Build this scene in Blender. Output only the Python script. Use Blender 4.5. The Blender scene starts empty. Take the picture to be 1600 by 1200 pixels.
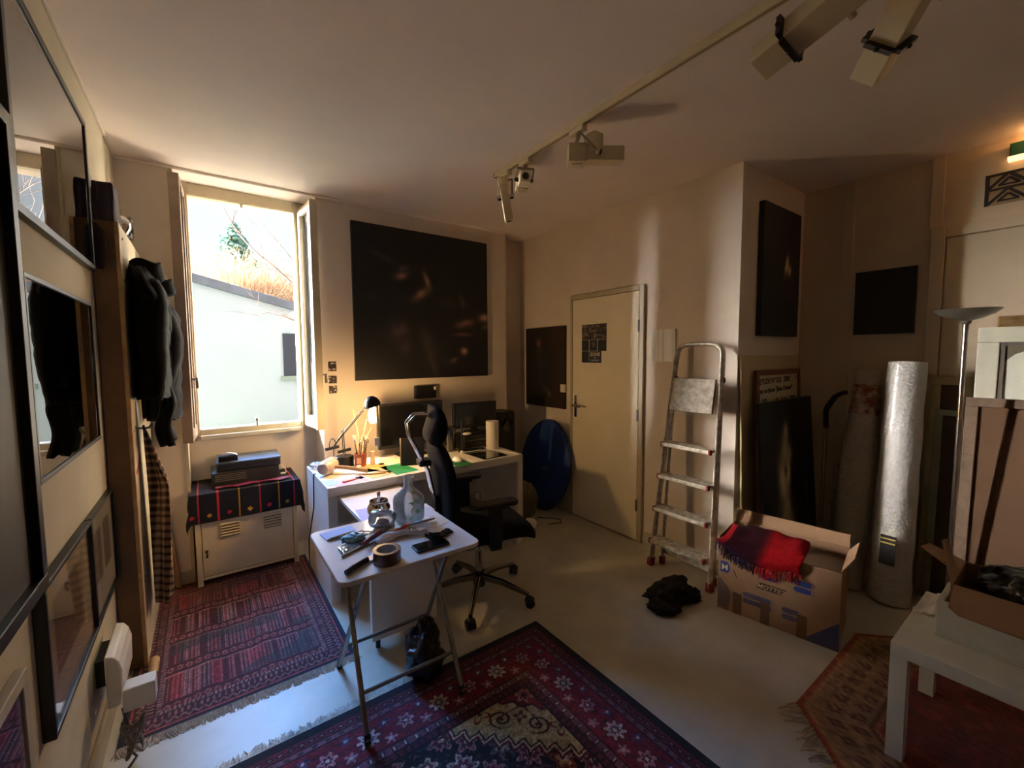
import bpy, math, random
import numpy as np
from mathutils import Vector, Matrix, noise as mnoise
random.seed(7)
SC = bpy.context.scene
COL = SC.collection
PI = math.pi

# ------------------------------------------------------------------ camera
F_PX, YAW, TILT, ROLL, CAM_H = 662.0, math.radians(35.9), math.radians(3.91), math.radians(-0.37), 1.5
_f = Vector((math.sin(YAW), math.cos(YAW), 0)); _r = Vector((math.cos(YAW), -math.sin(YAW), 0)); _u = Vector((0, 0, 1))
_f2 = _f*math.cos(TILT) - _u*math.sin(TILT); _u2 = _u*math.cos(TILT) + _f*math.sin(TILT)
CR = _r*math.cos(ROLL) + _u2*math.sin(ROLL); CU = _u2*math.cos(ROLL) - _r*math.sin(ROLL); CF = _f2
CP = Vector((0, 0, CAM_H))
cam = bpy.data.objects.new('camera', bpy.data.cameras.new('camera')); COL.objects.link(cam)
cam.data.sensor_width = 36; cam.data.lens = F_PX/1600*36; cam.data.clip_start = 0.02; cam.data.clip_end = 500
cam.matrix_world = Matrix(((CR.x, CU.x, -CF.x, CP.x), (CR.y, CU.y, -CF.y, CP.y), (CR.z, CU.z, -CF.z, CP.z), (0, 0, 0, 1)))
SC.camera = cam
def _ray(x, y): return CF + CR*((x-800)/F_PX) + CU*((600-y)/F_PX)
def onx(x, y, X): d = _ray(x, y); return CP + d*((X-CP.x)/d.x)      # measured point on a plane of the room
def ony(x, y, Y): d = _ray(x, y); return CP + d*((Y-CP.y)/d.y)
def onz(x, y, Z): d = _ray(x, y); return CP + d*((Z-CP.z)/d.z)

# ------------------------------------------------------------------ mesh builder
class MB:
    def __init__(s, M=None): s.v = []; s.f = []; s.M = M; s.col = None; s.mi = []
    def add(s, vs, fs, m=0):
        o = len(s.v)
        if s.M is not None: vs = [s.M @ Vector(v) for v in vs]
        s.v.extend([tuple(v) for v in vs]); s.f.extend([tuple(i+o for i in f) for f in fs]); s.mi.extend([m]*len(fs)); return s
    def box(s, x0, x1, y0, y1, z0, z1, m=0):
        if x0 > x1: x0, x1 = x1, x0
        if y0 > y1: y0, y1 = y1, y0
        if z0 > z1: z0, z1 = z1, z0
        return s.add([(x0,y0,z0),(x1,y0,z0),(x1,y1,z0),(x0,y1,z0),(x0,y0,z1),(x1,y0,z1),(x1,y1,z1),(x0,y1,z1)],
            [(0,3,2,1),(4,5,6,7),(0,1,5,4),(1,2,6,5),(2,3,7,6),(3,0,4,7)], m)
    def obox(s, c, sz, R=None, m=0):
        c = Vector(c); hx, hy, hz = sz[0]/2, sz[1]/2, sz[2]/2
        vs = [Vector(v) for v in [(-hx,-hy,-hz),(hx,-hy,-hz),(hx,hy,-hz),(-hx,hy,-hz),(-hx,-hy,hz),(hx,-hy,hz),(hx,hy,hz),(-hx,hy,hz)]]
        vs = [c + (R @ v if R is not None else v) for v in vs]
        return s.add(vs, [(0,3,2,1),(4,5,6,7),(0,1,5,4),(1,2,6,5),(2,3,7,6),(3,0,4,7)], m)
    def tube(s, pts, r, n=10, caps=True, m=0, rb=None):
        pts = [Vector(p) for p in pts]; k = len(pts)
        rs = r if isinstance(r, (list, tuple)) else [r]*k
        rbs = rb if isinstance(rb, (list, tuple)) else ([rb]*k if rb else rs)
        vs = []; fs = []; nrm = None
        for i, p in enumerate(pts):
            t = (pts[min(i+1, k-1)] - pts[max(i-1, 0)]).normalized()
            if nrm is None:
                a = Vector((0, 0, 1)) if abs(t.z) < .9 else Vector((1, 0, 0))
                nrm = (a - t*a.dot(t)).normalized()
            else:
                nrm = (nrm - t*nrm.dot(t)); nrm = nrm.normalized() if nrm.length > 1e-6 else Vector((1, 0, 0))
            b = t.cross(nrm)
            for j in range(n):
                a = 2*PI*j/n; vs.append(p + nrm*(rs[i]*math.cos(a)) + b*(rbs[i]*math.sin(a)))
        for i in range(k-1):
            for j in range(n):
                fs.append((i*n+j, i*n+(j+1) % n, (i+1)*n+(j+1) % n, (i+1)*n+j))
        if caps: fs.append(tuple(range(n))[::-1]); fs.append(tuple(range((k-1)*n, k*n)))
        return s.add(vs, fs, m)
    def cyl(s, p0, p1, r0, r1=None, n=16, m=0): return s.tube([p0, p1], [r0, r0 if r1 is None else r1], n, True, m)
    def lathe(s, prof, c=(0, 0, 0), n=28, R=None, m=0, sq=None):
        c = Vector(c); vs = []; fs = []; k = len(prof)
        for (r, z) in prof:
            for j in range(n):
                a = 2*PI*j/n; ca, sa = math.cos(a), math.sin(a)
                q = 1.0
                if sq: q = 1/((abs(ca)**sq + abs(sa)**sq)**(1/sq))
                v = Vector((r*q*ca, r*q*sa, z)); vs.append(c + (R @ v if R is not None else v))
        for i in range(k-1):
            for j in range(n): fs.append((i*n+j, i*n+(j+1) % n, (i+1)*n+(j+1) % n, (i+1)*n+j))
        if prof[0][0] > 1e-6: fs.append(tuple(range(n))[::-1])
        if prof[-1][0] > 1e-6: fs.append(tuple(range((k-1)*n, k*n)))
        return s.add(vs, fs, m)
    def prism(s, poly, z0, z1, R=None, c=(0, 0, 0), m=0):
        n = len(poly); c = Vector(c)
        vs = [Vector((x, y, z0)) for x, y in poly] + [Vector((x, y, z1)) for x, y in poly]
        vs = [c + (R @ v if R is not None else v) for v in vs]
        fs = [tuple(range(n))[::-1], tuple(range(n, 2*n))] + [(i, (i+1) % n, n+(i+1) % n, n+i) for i in range(n)]
        return s.add(vs, fs, m)
    def ell(s, c, r, nu=20, nv=12, amp=0, fr=5, seed=0, R=None, flat=None, m=0):
        c = Vector(c); vs = []; fs = []
        for i in range(nv+1):
            th = PI*i/nv
            for j in range(nu):
                a = 2*PI*j/nu; d = Vector((math.sin(th)*math.cos(a), math.sin(th)*math.sin(a), math.cos(th)))
                k = 1.0
                if amp: k += amp*(mnoise.noise(d*fr + Vector((seed*7.1, seed*3.3, 1.7))) + .5*mnoise.noise(d*fr*2.3 + Vector((seed, 5, 9))))
                v = Vector((d.x*r[0]*k, d.y*r[1]*k, d.z*r[2]*k))
                if flat is not None and v.z < flat: v.z = flat + (v.z-flat)*.02
                vs.append(c + (R @ v if R is not None else v))
        for i in range(nv):
            for j in range(nu): fs.append((i*nu+j, (i+1)*nu+j, (i+1)*nu+(j+1) % nu, i*nu+(j+1) % nu))
        return s.add(vs, fs, m)
    def grid(s, P, m=0, closed=False):
        a = len(P); b = len(P[0]); fs = []
        for i in range(a-1):
            for j in range(b if closed else b-1): fs.append((i*b+j, i*b+(j+1) % b, (i+1)*b+(j+1) % b, (i+1)*b+j))
        return s.add([v for row in P for v in row], fs, m)
    def quad(s, a, b, c, d, m=0): return s.add([a, b, c, d], [(0, 1, 2, 3)], m)

def txt(mb, body, size, M, ext=.0004, shear=0.0, align='CENTER', m=0, bold=0.0):
    cu = bpy.data.curves.new('t', 'FONT'); cu.body = body; cu.size = size; cu.extrude = ext; cu.align_x = align
    cu.shear = shear; cu.offset = bold; cu.resolution_u = 3
    o = bpy.data.objects.new('t', cu); COL.objects.link(o)
    me = bpy.data.meshes.new_from_object(o.evaluated_get(bpy.context.evaluated_depsgraph_get()))
    mb.add([M @ v.co for v in me.vertices], [tuple(p.vertices) for p in me.polygons], m)
    bpy.data.objects.remove(o); bpy.data.curves.remove(cu); bpy.data.meshes.remove(me)

def frame(o, x, y, z=None):                                          # matrix from origin and axes
    x = Vector(x).normalized(); y = Vector(y); y = (y - x*y.dot(x)).normalized(); z = x.cross(y); o = Vector(o)
    return Matrix(((x.x, y.x, z.x, o.x), (x.y, y.y, z.y, o.y), (x.z, y.z, z.z, o.z), (0, 0, 0, 1)))
def rotz(a): return Matrix.Rotation(a, 3, 'Z')
def rotx(a): return Matrix.Rotation(a, 3, 'X')
def roty(a): return Matrix.Rotation(a, 3, 'Y')
def TRS(loc, rz=0): return Matrix.Translation(Vector(loc)) @ Matrix.Rotation(rz, 4, 'Z')

ORG = {}
def OB(name, mb, mat, parent=None, smooth=None, bevel=0, seg=2, subd=0, solid=0, solid_off=-1.0, label=None, kind=None, org=None):
    v = np.array(mb.v, dtype=np.float64)
    if parent is not None: o0 = ORG[parent.name]
    elif org is not None: o0 = np.array(org, dtype=float)
    else:
        lo, hi = v.min(0), v.max(0); o0 = np.array([(lo[0]+hi[0])/2, (lo[1]+hi[1])/2, lo[2]])
    me = bpy.data.meshes.new(name)
    me.from_pydata([tuple(q) for q in (v - o0)], [], mb.f)
    mats = mat if isinstance(mat, (list, tuple)) else [mat]
    for mm in mats: me.materials.append(mm)
    if len(mats) > 1: me.polygons.foreach_set('material_index', mb.mi)
    if mb.col is not None:
        at = me.color_attributes.new('Col', 'FLOAT_COLOR', 'POINT')
        c = np.ones((len(v), 4)); c[:, :3] = mb.col; at.data.foreach_set('color', c.ravel())
    if smooth is not None:
        me.polygons.foreach_set('use_smooth', [True]*len(me.polygons))
        if smooth < 179: me.set_sharp_from_angle(angle=math.radians(smooth))
    me.update()
    o = bpy.data.objects.new(name, me); COL.objects.link(o); ORG[o.name] = o0
    if parent is not None: o.parent = parent
    else: o.location = o0
    if solid: md = o.modifiers.new('solid', 'SOLIDIFY'); md.thickness = solid; md.offset = solid_off
    if bevel:
        md = o.modifiers.new('bevel', 'BEVEL'); md.width = bevel; md.segments = seg; md.limit_method = 'ANGLE'; md.angle_limit = math.radians(40)
    if subd: md = o.modifiers.new('sub', 'SUBSURF'); md.levels = subd; md.render_levels = subd
    if label: o['label'] = label
    if kind: o['kind'] = kind
    return o
def TH(name, label, cat, loc, group=None):
    o = bpy.data.objects.new(name, None); COL.objects.link(o); o.empty_display_size = .05
    o.location = loc; ORG[o.name] = np.array(tuple(loc), dtype=float); o['label'] = label; o['category'] = cat
    if group: o['group'] = group
    return o
def T1(name, label, cat, mb, mat, group=None, **k):
    o = OB(name, mb, mat, **k); o['label'] = label; o['category'] = cat
    if group: o['group'] = group
    return o
def ST(name, mb, mat, parent=None, **k):
    o = OB(name, mb, mat, parent, **k)
    if parent is None: o['kind'] = 'structure'
    return o

# ------------------------------------------------------------------ materials
def lin(c):
    c = np.asarray(c, dtype=float)/255.0
    return np.where(c <= .04045, c/12.92, ((c+.055)/1.055)**2.4)
def L(*c): return tuple(float(q) for q in lin(c))
def MAT(name, col, rough=.6, metal=0, var=0, vs=8, bump=0, bs=120, spec=.5, coat=0, attr=False, emit=None, es=0, sheen=0, trans=0, alpha=1, col2=None, detail=3):
    m = bpy.data.materials.new(name); m.use_nodes = True; nt = m.node_tree; N = nt.nodes; K = nt.links
    b = N['Principled BSDF']; b.inputs['Roughness'].default_value = rough; b.inputs['Metallic'].default_value = metal
    b.inputs['Specular IOR Level'].default_value = spec; b.inputs['Coat Weight'].default_value = coat; b.inputs['Coat Roughness'].default_value = .08
    b.inputs['Sheen Weight'].default_value = sheen; b.inputs['Transmission Weight'].default_value = trans; b.inputs['Alpha'].default_value = alpha
    rgb = L(*col) if col is not None else (1, 1, 1)
    b.inputs['Base Color'].default_value = (*rgb, 1)
    tc = N.new('ShaderNodeTexCoord')
    src = None
    if attr:
        a = N.new('ShaderNodeVertexColor'); a.layer_name = 'Col'; src = a.outputs['Color']
    if var or col2 is not None:
        nz = N.new('ShaderNodeTexNoise'); nz.inputs['Scale'].default_value = vs; nz.inputs['Detail'].default_value = detail; nz.inputs['Roughness'].default_value = .6
        K.new(tc.outputs['Object'], nz.inputs['Vector'])
        mx = N.new('ShaderNodeMix'); mx.data_type = 'RGBA'
        if col2 is not None:
            rp = N.new('ShaderNodeValToRGB'); rp.color_ramp.elements[0].position = .5-.5*var*.3-.06; rp.color_ramp.elements[1].position = .56+.1*var
            K.new(nz.outputs['Fac'], rp.inputs['Fac']); K.new(rp.outputs['Color'], mx.inputs['Factor'])
            mx.inputs['B'].default_value = (*L(*col2), 1); mx.inputs['A'].default_value = (*rgb, 1)
        else:
            mx.blend_type = 'MULTIPLY'; mx.inputs['Factor'].default_value = 1
            rp = N.new('ShaderNodeMapRange'); rp.inputs['From Min'].default_value = .3; rp.inputs['From Max'].default_value = .7
            rp.inputs['To Min'].default_value = 1-var; rp.inputs['To Max'].default_value = 1+var*.35
            K.new(nz.outputs['Fac'], rp.inputs['Value']); K.new(rp.outputs['Result'], mx.inputs['B'])
            if src: K.new(src, mx.inputs['A'])
            else: mx.inputs['A'].default_value = (*rgb, 1)
        src = mx.outputs['Result']
    if src: K.new(src, b.inputs['Base Color'])
    if bump:
        nb = N.new('ShaderNodeTexNoise'); nb.inputs['Scale'].default_value = bs; nb.inputs['Detail'].default_value = 3
        K.new(tc.outputs['Object'], nb.inputs['Vector'])
        bp = N.new('ShaderNodeBump'); bp.inputs['Strength'].default_value = bump; bp.inputs['Distance'].default_value = .01
        K.new(nb.outputs['Fac'], bp.inputs['Height']); K.new(bp.outputs['Normal'], b.inputs['Normal'])
    if emit is not None:
        b.inputs['Emission Color'].default_value = (*emit, 1); b.inputs['Emission Strength'].default_value = es
    return m
def GLASS(name, tint=(1, 1, 1), gloss=1.0, rough=.0, base=0.0, milk=0.0):       # thin pane: see-through with a Fresnel reflection
    m = bpy.data.materials.new(name); m.use_nodes = True; nt = m.node_tree; N = nt.nodes; K = nt.links
    N.remove(N['Principled BSDF']); out = N['Material Output']
    t = N.new('ShaderNodeBsdfTransparent'); t.inputs['Color'].default_value = (*tint, 1)
    g = N.new('ShaderNodeBsdfGlossy'); g.inputs['Roughness'].default_value = rough
    fr = N.new('ShaderNodeFresnel'); fr.inputs['IOR'].default_value = 1.5
    mt = N.new('ShaderNodeMath'); mt.operation = 'MULTIPLY_ADD'; mt.inputs[1].default_value = gloss; mt.inputs[2].default_value = base; mt.use_clamp = True
    mx = N.new('ShaderNodeMixShader'); K.new(fr.outputs['Fac'], mt.inputs[0]); K.new(mt.outputs[0], mx.inputs['Fac'])
    K.new(t.outputs[0], mx.inputs[1]); K.new(g.outputs[0], mx.inputs[2]); 
    last = mx
    if milk:
        df = N.new('ShaderNodeBsdfDiffuse'); df.inputs['Color'].default_value = (.82, .88, .90, 1); m2 = N.new('ShaderNodeMixShader'); m2.inputs['Fac'].default_value = milk
        K.new(mx.outputs[0], m2.inputs[1]); K.new(df.outputs[0], m2.inputs[2]); last = m2
    K.new(last.outputs[0], out.inputs['Surface'])
    return m
m_wall = MAT('wall_paint', (221, 209, 195), .85, var=.10, vs=2.2, bump=.06, bs=60)
m_wall_left_shade = MAT('left_wall_shaded', (202, 193, 170), .85, var=.14, vs=2.0, bump=.06, bs=60)  # wall colour darkened and yellowed to paint in the left wall's dimness
m_wall_dim = MAT('alcove_wall_shaded', (206, 190, 164), .85, var=.10, vs=2.0, bump=.06, bs=60)  # dim copy of the wall colour, alcove shade painted in
m_ceil = MAT('ceiling_paint', (240, 229, 221), .9, var=.07, vs=1.6, bump=.03, bs=40)
m_trim = MAT('trim_paint', (184, 173, 148), .45, var=.10, vs=7, bump=.05, bs=30)
m_floor = MAT('floor_paint', (196, 190, 172), .38, spec=.35, var=.16, vs=5, bump=.03, bs=25)
m_white = MAT('white_lacquer', (232, 228, 218), .35, var=.04, vs=6)
m_cream = MAT('cream_metal', (226, 212, 180), .4, var=.06, vs=10)
m_black = MAT('black_plastic', (16, 15, 16), .45, var=.2, vs=20)
m_blackgl = MAT('black_gloss', (10, 10, 12), .12, coat=.5)
m_blackfab = MAT('black_fabric', (10, 9, 10), .95, var=.3, vs=40, bump=.25, bs=400, spec=.2)
m_blackcoat = MAT('black_nylon', (10, 9, 11), .7, spec=.12, var=.25, vs=14, bump=.12, bs=40)
m_chrome = MAT('chrome', (215, 212, 208), .12, metal=1)
m_alu = MAT('brushed_aluminium', (196, 190, 176), .38, metal=.85, var=.25, vs=25)
m_steel = MAT('grey_steel', (150, 148, 142), .35, metal=.9, var=.2, vs=12)
m_frameblk = MAT('black_frame', (14, 13, 14), .35, var=.15, vs=15)
m_pane = GLASS('window_glass')
m_glaz = GLASS('picture_glass', gloss=1.5, base=.03); m_glaz2 = GLASS('picture_glass_low', gloss=.55, base=.0)
m_art = MAT('print', None, .6, attr=True)
m_rug = MAT('rug_pile', None, .97, attr=True, var=.25, vs=45, bump=.5, bs=220, sheen=.1)
m_paper = MAT('paper', (228, 224, 216), .8, var=.05, vs=12)
m_wood = MAT('bare_wood', (196, 160, 110), .6, var=.3, vs=18)
m_card = MAT('cardboard', (154, 120, 90), .85, var=.12, vs=9)
def art(mb, nu, nv, fn, org, ux, vy):                                # a flat grid with a colour per point from fn(u, v)
    org, ux, vy = Vector(org), Vector(ux), Vector(vy)
    u, v = np.meshgrid(np.linspace(0, 1, nu), np.linspace(0, 1, nv))
    P = np.array(org)[None, None, :] + u[..., None]*np.array(ux) + v[..., None]*np.array(vy)
    P = P.reshape(-1, 3); o = len(mb.v)
    mb.v.extend([tuple(p) for p in P])
    idx = np.arange(nu*nv).reshape(nv, nu) + o
    q = np.stack([idx[:-1, :-1], idx[:-1, 1:], idx[1:, 1:], idx[1:, :-1]], -1).reshape(-1, 4)
    mb.f.extend([tuple(int(i) for i in r) for r in q]); mb.mi.extend([0]*len(q))
    c = lin(np.clip(fn(u, v), 0, 255)).reshape(-1, 3)
    mb.col = c if mb.col is None else np.vstack([mb.col, c])
    return mb
def G(u, v, cx, cy, sx, sy, rot=0):
    du, dv = u-cx, v-cy; c, s = math.cos(rot), math.sin(rot); a = du*c+dv*s; b = -du*s+dv*c
    return np.exp(-(a/sx)**2-(b/sy)**2)
SKY, SUN_E, SUN_AZ, SUN_EL, SUN_A, SUN_C, EXPO = .50, 135.0, -59, 5, 46, (1.0, .96, .91), 1.18
LOBE_AZ, LOBE_EL, LOBE_W, LOBE_E, LOBE_C = -13, 43, 28, 19.0, (.13, .40, 1.0)  # bright blue sky patch added out of view to fill floor and table
LAMP_EM = 150.0
# ------------------------------------------------------------------ room shell
XL, XD, XA, YW, YN, YP, CZ = -.385, 2.76, 3.70, 3.46, 3.645, 1.35, 2.69
YB = -2.4                                                            # the wall behind
RX0, RX1, YR = -.114, .717, 3.74                                     # window recess
ST('floor', MB().box(XL-.2, XA+.2, YB-.2, 3.95, -.12, 0), m_floor)
ST('ceiling', MB().box(XL-.2, XA+.2, YB-.2, 3.95, CZ, CZ+.12), m_ceil)
ST('wall_left', MB().box(XL-.2, XL, YB-.2, 3.95, 0, CZ), m_wall_left_shade)
b = MB(); b.box(XL, RX0, YW, 3.95, 0, CZ); b.box(RX1, 2.435, YW, 3.95, 0, CZ); b.box(2.435, 2.76, YN, 3.95, 0, CZ)
b.box(RX0, RX1, YR, 3.95, 0, .93)
b.box(RX0, RX1, YR+.06, 3.95, 2.63, CZ)
ST('wall_back', b, m_wall)
b = MB(); b.box(XL-.2, RX0-.01, 3.95, 3.99, -.3, 3.4); b.box(RX1+.01, XA+.2, 3.95, 3.99, -.3, 3.4); b.box(RX0-.01, RX1+.01, 3.95, 3.99, -.3, .90); b.box(RX0-.01, RX1+.01, 3.95, 3.99, 2.66, 3.4)
ST('wall_bounce_blocker', b, MAT('dark_bounce_stop', (70, 66, 60), .95, var=.3, vs=3))  # unseen dark cladding, added to stop sun bouncing onto the house
ST('wall_right', MB().box(XD, XA+.2, YP, 3.95, 0, CZ), m_wall)
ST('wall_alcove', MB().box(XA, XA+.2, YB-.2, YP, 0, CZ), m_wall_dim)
ST('wall_rear', MB().box(XL, XA, YB-.2, YB, 0, CZ), m_wall)
# window: fixed frame, two casements opened inwards
b = MB()
b.box(RX0, -.047, YR-.035, YR+.055, .93, CZ); b.box(.60, RX1, YR-.035, YR+.055, .93, CZ)
b.box(-.047, .60, YR-.035, YR+.055, 2.615, CZ); b.box(-.047, .60, YR-.035, YR+.055, .93, .985)
b.box(-.047, .60, YR-.075, YR-.035, .915, .945)
b.box(-.060, -.047, YR-.05, YR-.035, .985, 2.615); b.box(.60, .613, YR-.05, YR-.035, .985, 2.615); b.box(-.06, .613, YR-.05, YR-.035, 2.60, 2.615)
win = ST('window_1', b, m_trim, bevel=.004)
win['label'] = 'cream window frame standing open in the recess'
b = MB(); b.tube([(.30, YR-.05, .985), (.30, YR-.05, 1.02)], .009); b.ell((.30, YR-.05, 1.03), (.014, .01, .014))
b.tube([(.265, YR-.045, 2.60), (.265, YR-.045, 2.575)], .010)
OB('latch_keeper', b, m_steel, win, smooth=40)
m_taupe = MAT('shaded_taupe', (150, 130, 114), .6, var=.2, vs=6)  # shade on the left casement, put into a darker trim colour
def casement(M, w, z0, z1, hs, mt=None):
    t = .042; fr = .055; b = MB(M)
    b.box(0, fr, -t/2, t/2, z0, z1); b.box(w-fr, w, -t/2, t/2, z0, z1); b.box(fr, w-fr, -t/2, t/2, z1-fr, z1); b.box(fr, w-fr, -t/2, t/2, z0, z0+.085)
    b.box(w-.02, w+.012, -t/2-.012, t/2, z0, z1)
    b.box(fr, fr+.012, -t/2-.006, t/2+.006, z0+.085, z1-fr); b.box(w-fr-.012, w-fr, -t/2-.006, t/2+.006, z0+.085, z1-fr)
    c = OB('casement', b, mt or m_trim, win, bevel=.004)
    OB('pane', MB(M).box(fr, w-fr, -.002, .002, z0+.085, z1-fr), m_pane, c)
    h = MB(M); zm = 1.36
    h.tube([(w-.028, hs*(t/2), zm), (w-.028, hs*(t/2+.03), zm)], .007); h.tube([(w-.028, hs*(t/2+.03), zm+.01), (w-.028, hs*(t/2+.034), zm-.06)], .009)
    h.tube([(w-.028, hs*(t/2+.006), z0+.1), (w-.028, hs*(t/2+.006), z1-.1)], .005)
    OB('window_handle', h, m_steel, c, smooth=50)
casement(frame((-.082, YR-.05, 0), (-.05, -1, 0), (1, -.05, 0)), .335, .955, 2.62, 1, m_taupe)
casement(frame((.648, YR-.05, 0), (.10, -1, 0), (1, .10, 0)), .335, .955, 2.62, 1)
for i, (sx) in enumerate((-.104, .668)):
    b = MB()
    for z in (1.15, 1.8, 2.45): b.cyl((sx, YR-.045, z-.04), (sx, YR-.045, z+.04), .009, n=10)
    OB('hinge', b, m_trim, win, smooth=40)
# trims
b = MB(); b.box(XD-.012, XD, YP, 2.05, 0, .10); b.box(XD-.012, XD, 2.88, YN, 0, .10); ST('baseboard_right', b, MAT('grey_skirting', (186, 180, 160), .6, var=.1), bevel=.003)
ST('baseboard_left', MB().box(XL, XL+.014, YB, 3.44, 0, .11), m_trim, bevel=.003)
b = MB(); b.box(XL, RX0, YW-.012, YW, 0, .09); b.box(RX1, 2.435, YW-.012, YW, 0, .09); ST('baseboard_back', b, m_trim, bevel=.003)
b = MB(); b.box(RX0-.018, RX0+.002, YW-.012, YW+.01, 0, CZ); ST('trim_1', b, m_trim, bevel=.003)
b = MB(); b.box(XL, 2.435, YW-.014, YW, CZ-.018, CZ); ST('trim_2', b, m_ceil, bevel=.004)
b = MB(); b.box(XL, XL+.012, YB, YW, CZ-.012, CZ); ST('trim_3', b, m_wall, bevel=.003)
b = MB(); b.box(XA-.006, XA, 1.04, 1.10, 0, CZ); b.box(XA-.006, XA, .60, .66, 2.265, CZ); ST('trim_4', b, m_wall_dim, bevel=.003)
# the room door
m_door = MAT('door_paint', (230, 220, 194), .5, var=.06, vs=3)
d0, d1, dz = 2.10, 2.83, 1.99
door = ST('door_1', MB().box(XD-.022, XD, d0, d1, .012, dz), m_door, bevel=.003)
b = MB(); b.box(XD-.026, XD, d0-.045, d0-.004, 0, dz+.045); b.box(XD-.026, XD, d1+.004, d1+.03, 0, dz+.045); b.box(XD-.026, XD, d0-.004, d1+.004, dz+.004, dz+.045)
OB('door_frame', b, m_trim, door, bevel=.004)
b = MB(); b.box(XD-.030, XD-.022, d1-.065, d1-.03, .93, 1.13)
OB('handle_plate', b, m_chrome, door, bevel=.004, label='chrome door handle plate')
b = MB(); b.tube([(XD-.03, d1-.048, 1.04), (XD-.075, d1-.048, 1.04), (XD-.08, d1-.06, 1.04), (XD-.078, d1-.16, 1.035)], [.009, .009, .010, .008], 12)
OB('door_handle', b, m_chrome, door, smooth=60, label='chrome lever handle')
for z in (.30, 1.02, 1.72):
    OB('hinge', MB().cyl((XD-.03, d0-.002, z-.045), (XD-.03, d0-.002, z+.045), .009, n=10), m_steel, door, smooth=40)
# closed door with frame in the alcove wall
b = MB(); b.box(XA-.018, XA, -.34, .575, .01, 2.19)
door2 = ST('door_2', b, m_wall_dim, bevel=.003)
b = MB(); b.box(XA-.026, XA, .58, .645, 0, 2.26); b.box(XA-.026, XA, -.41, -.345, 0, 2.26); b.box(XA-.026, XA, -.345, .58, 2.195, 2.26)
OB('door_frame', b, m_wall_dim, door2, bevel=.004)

# ------------------------------------------------------------------ outside
m_house = MAT('render_wall', (212, 222, 228), .9, var=.05, vs=1.5)
YH = 8.0
def oh(x, y, Y=YH): return ony(x, y, Y)
a0 = oh(298, 438); a1 = oh(458, 484); sl = (a1.z-a0.z)/(a1.x-a0.x)
xl, xr = -.75, 4.2
zl, zr = a0.z+sl*(xl-a0.x), a0.z+sl*(xr-a0.x)
R_h = frame((0, YH, 0), (1, 0, 0), (0, 0, 1))                         # x right, y up, z towards -Y
house = TH('house', 'pale blue-white rendered outbuilding with a sloping roof edge outside the window', 'house', (1.7, YH+2, -.3))
OB('wall', MB(R_h).prism([(xl, -.3), (xr, -.3), (xr, zr), (xl, zl)], -5, 0), m_house, house)
b = MB(R_h); n = Vector((-sl, 1)).normalized()
b.prism([(xl-.1, zl), (xr, zr), (xr, zr+.13), (xl-.1, zl+.13)], -5.1, .10)
OB('roof', b, MAT('roof_edge', (128, 134, 146), .7, var=.25, vs=5), house, bevel=.01)
w0 = oh(441, 521); w1 = oh(464, 587)
wx1 = w0.x+.62
fr_ = OB('window', MB().box(w0.x, wx1, YH-.03, YH+.01, w1.z, w0.z), MAT('dark_shutter', (62, 66, 80), .5, var=.15, vs=3), house)
OB('window_ledge', MB().box(w0.x-.05, wx1+.05, YH-.08, YH, w1.z-.07, w1.z), MAT('ledge', (170, 184, 172), .8), house)
b = MB(); b.box(-150, 60, 3.99, 120, -.42, -.3)
gr = T1('ground', 'muddy green ground outside the window below the outbuilding', 'ground', b, MAT('soil', (62, 66, 46), .95, var=.3, vs=2)); gr['kind'] = 'structure'; del gr['label']; del gr['category']
# weeds at the foot of the wall (seen as a fringe above the window rail)
b = MB(); rr = random.Random(3)
for i in range(150):
    x = .0 + rr.random()*1.35; y = YH-.25-rr.random()*.5; h = .45+rr.random()*.22 + (.15 if x < .5 else 0); a = rr.random()*6.28
    p = Vector((x, y, -.3)); t = Vector((math.cos(a)*.16, math.sin(a)*.16, h)); sd = Vector((.012, 0, 0))
    b.add([p-sd, p+sd, p+t*.6+sd*.7, p+t*.6-sd*.7, p+t+Vector((math.cos(a)*.06, 0, .02))], [(0, 1, 2, 3), (3, 2, 4)])
wd = T1('weeds', 'thin green weeds growing at the foot of the pale outbuilding wall', 'weeds', b, MAT('weed_leaf', (128, 146, 104), .8, var=.3)); wd['kind'] = 'stuff'
def branchy(mb, p, d, ln, r, lv, rng, droop=-.05, spread=.55, nk=3):
    pts = [p]; q = p.copy(); dd = d.copy(); seg = 6
    for i in range(seg):
        dd = (dd + Vector((rng.uniform(-.12, .12), rng.uniform(-.12, .12), rng.uniform(-.1, .1)+droop))).normalized()
        q = q + dd*(ln/seg); pts.append(q.copy())
    mb.tube(pts, [r*(1-.75*i/seg) for i in range(seg+1)], 5 if lv else 4, caps=False)
    if lv > 0:
        for k in range(nk):
            i = rng.randint(1, seg); base = pts[i]
            nd = (dd + Vector((rng.uniform(-1, 1), rng.uniform(-.6, .6), rng.uniform(-.8, .9)))*spread).normalized()
            branchy(mb, base, nd, ln*rng.uniform(.4, .65), r*.5, lv-1, rng, droop, spread, nk)
rng = random.Random(11)
b = MB()
P0 = Vector((.2, 9.6, -.3)); 
tr = TH('bare_tree', 'bare leafless tree whose thin branches hang in front of the sky outside the window', 'tree', (3.3, 6.6, -.3))
b.tube([(3.3, 6.6, -.3), (3.25, 6.6, 1.6), (3.1, 6.6, 3.3), (2.95, 6.6, 4.6)], [.14, .12, .09, .06], 10)
OB('trunk', b, MAT('bark', (104, 92, 84), .9, var=.3), tr, smooth=60)
m_twig = MAT('twig', (150, 128, 112), .9)
bb = MB()
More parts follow.
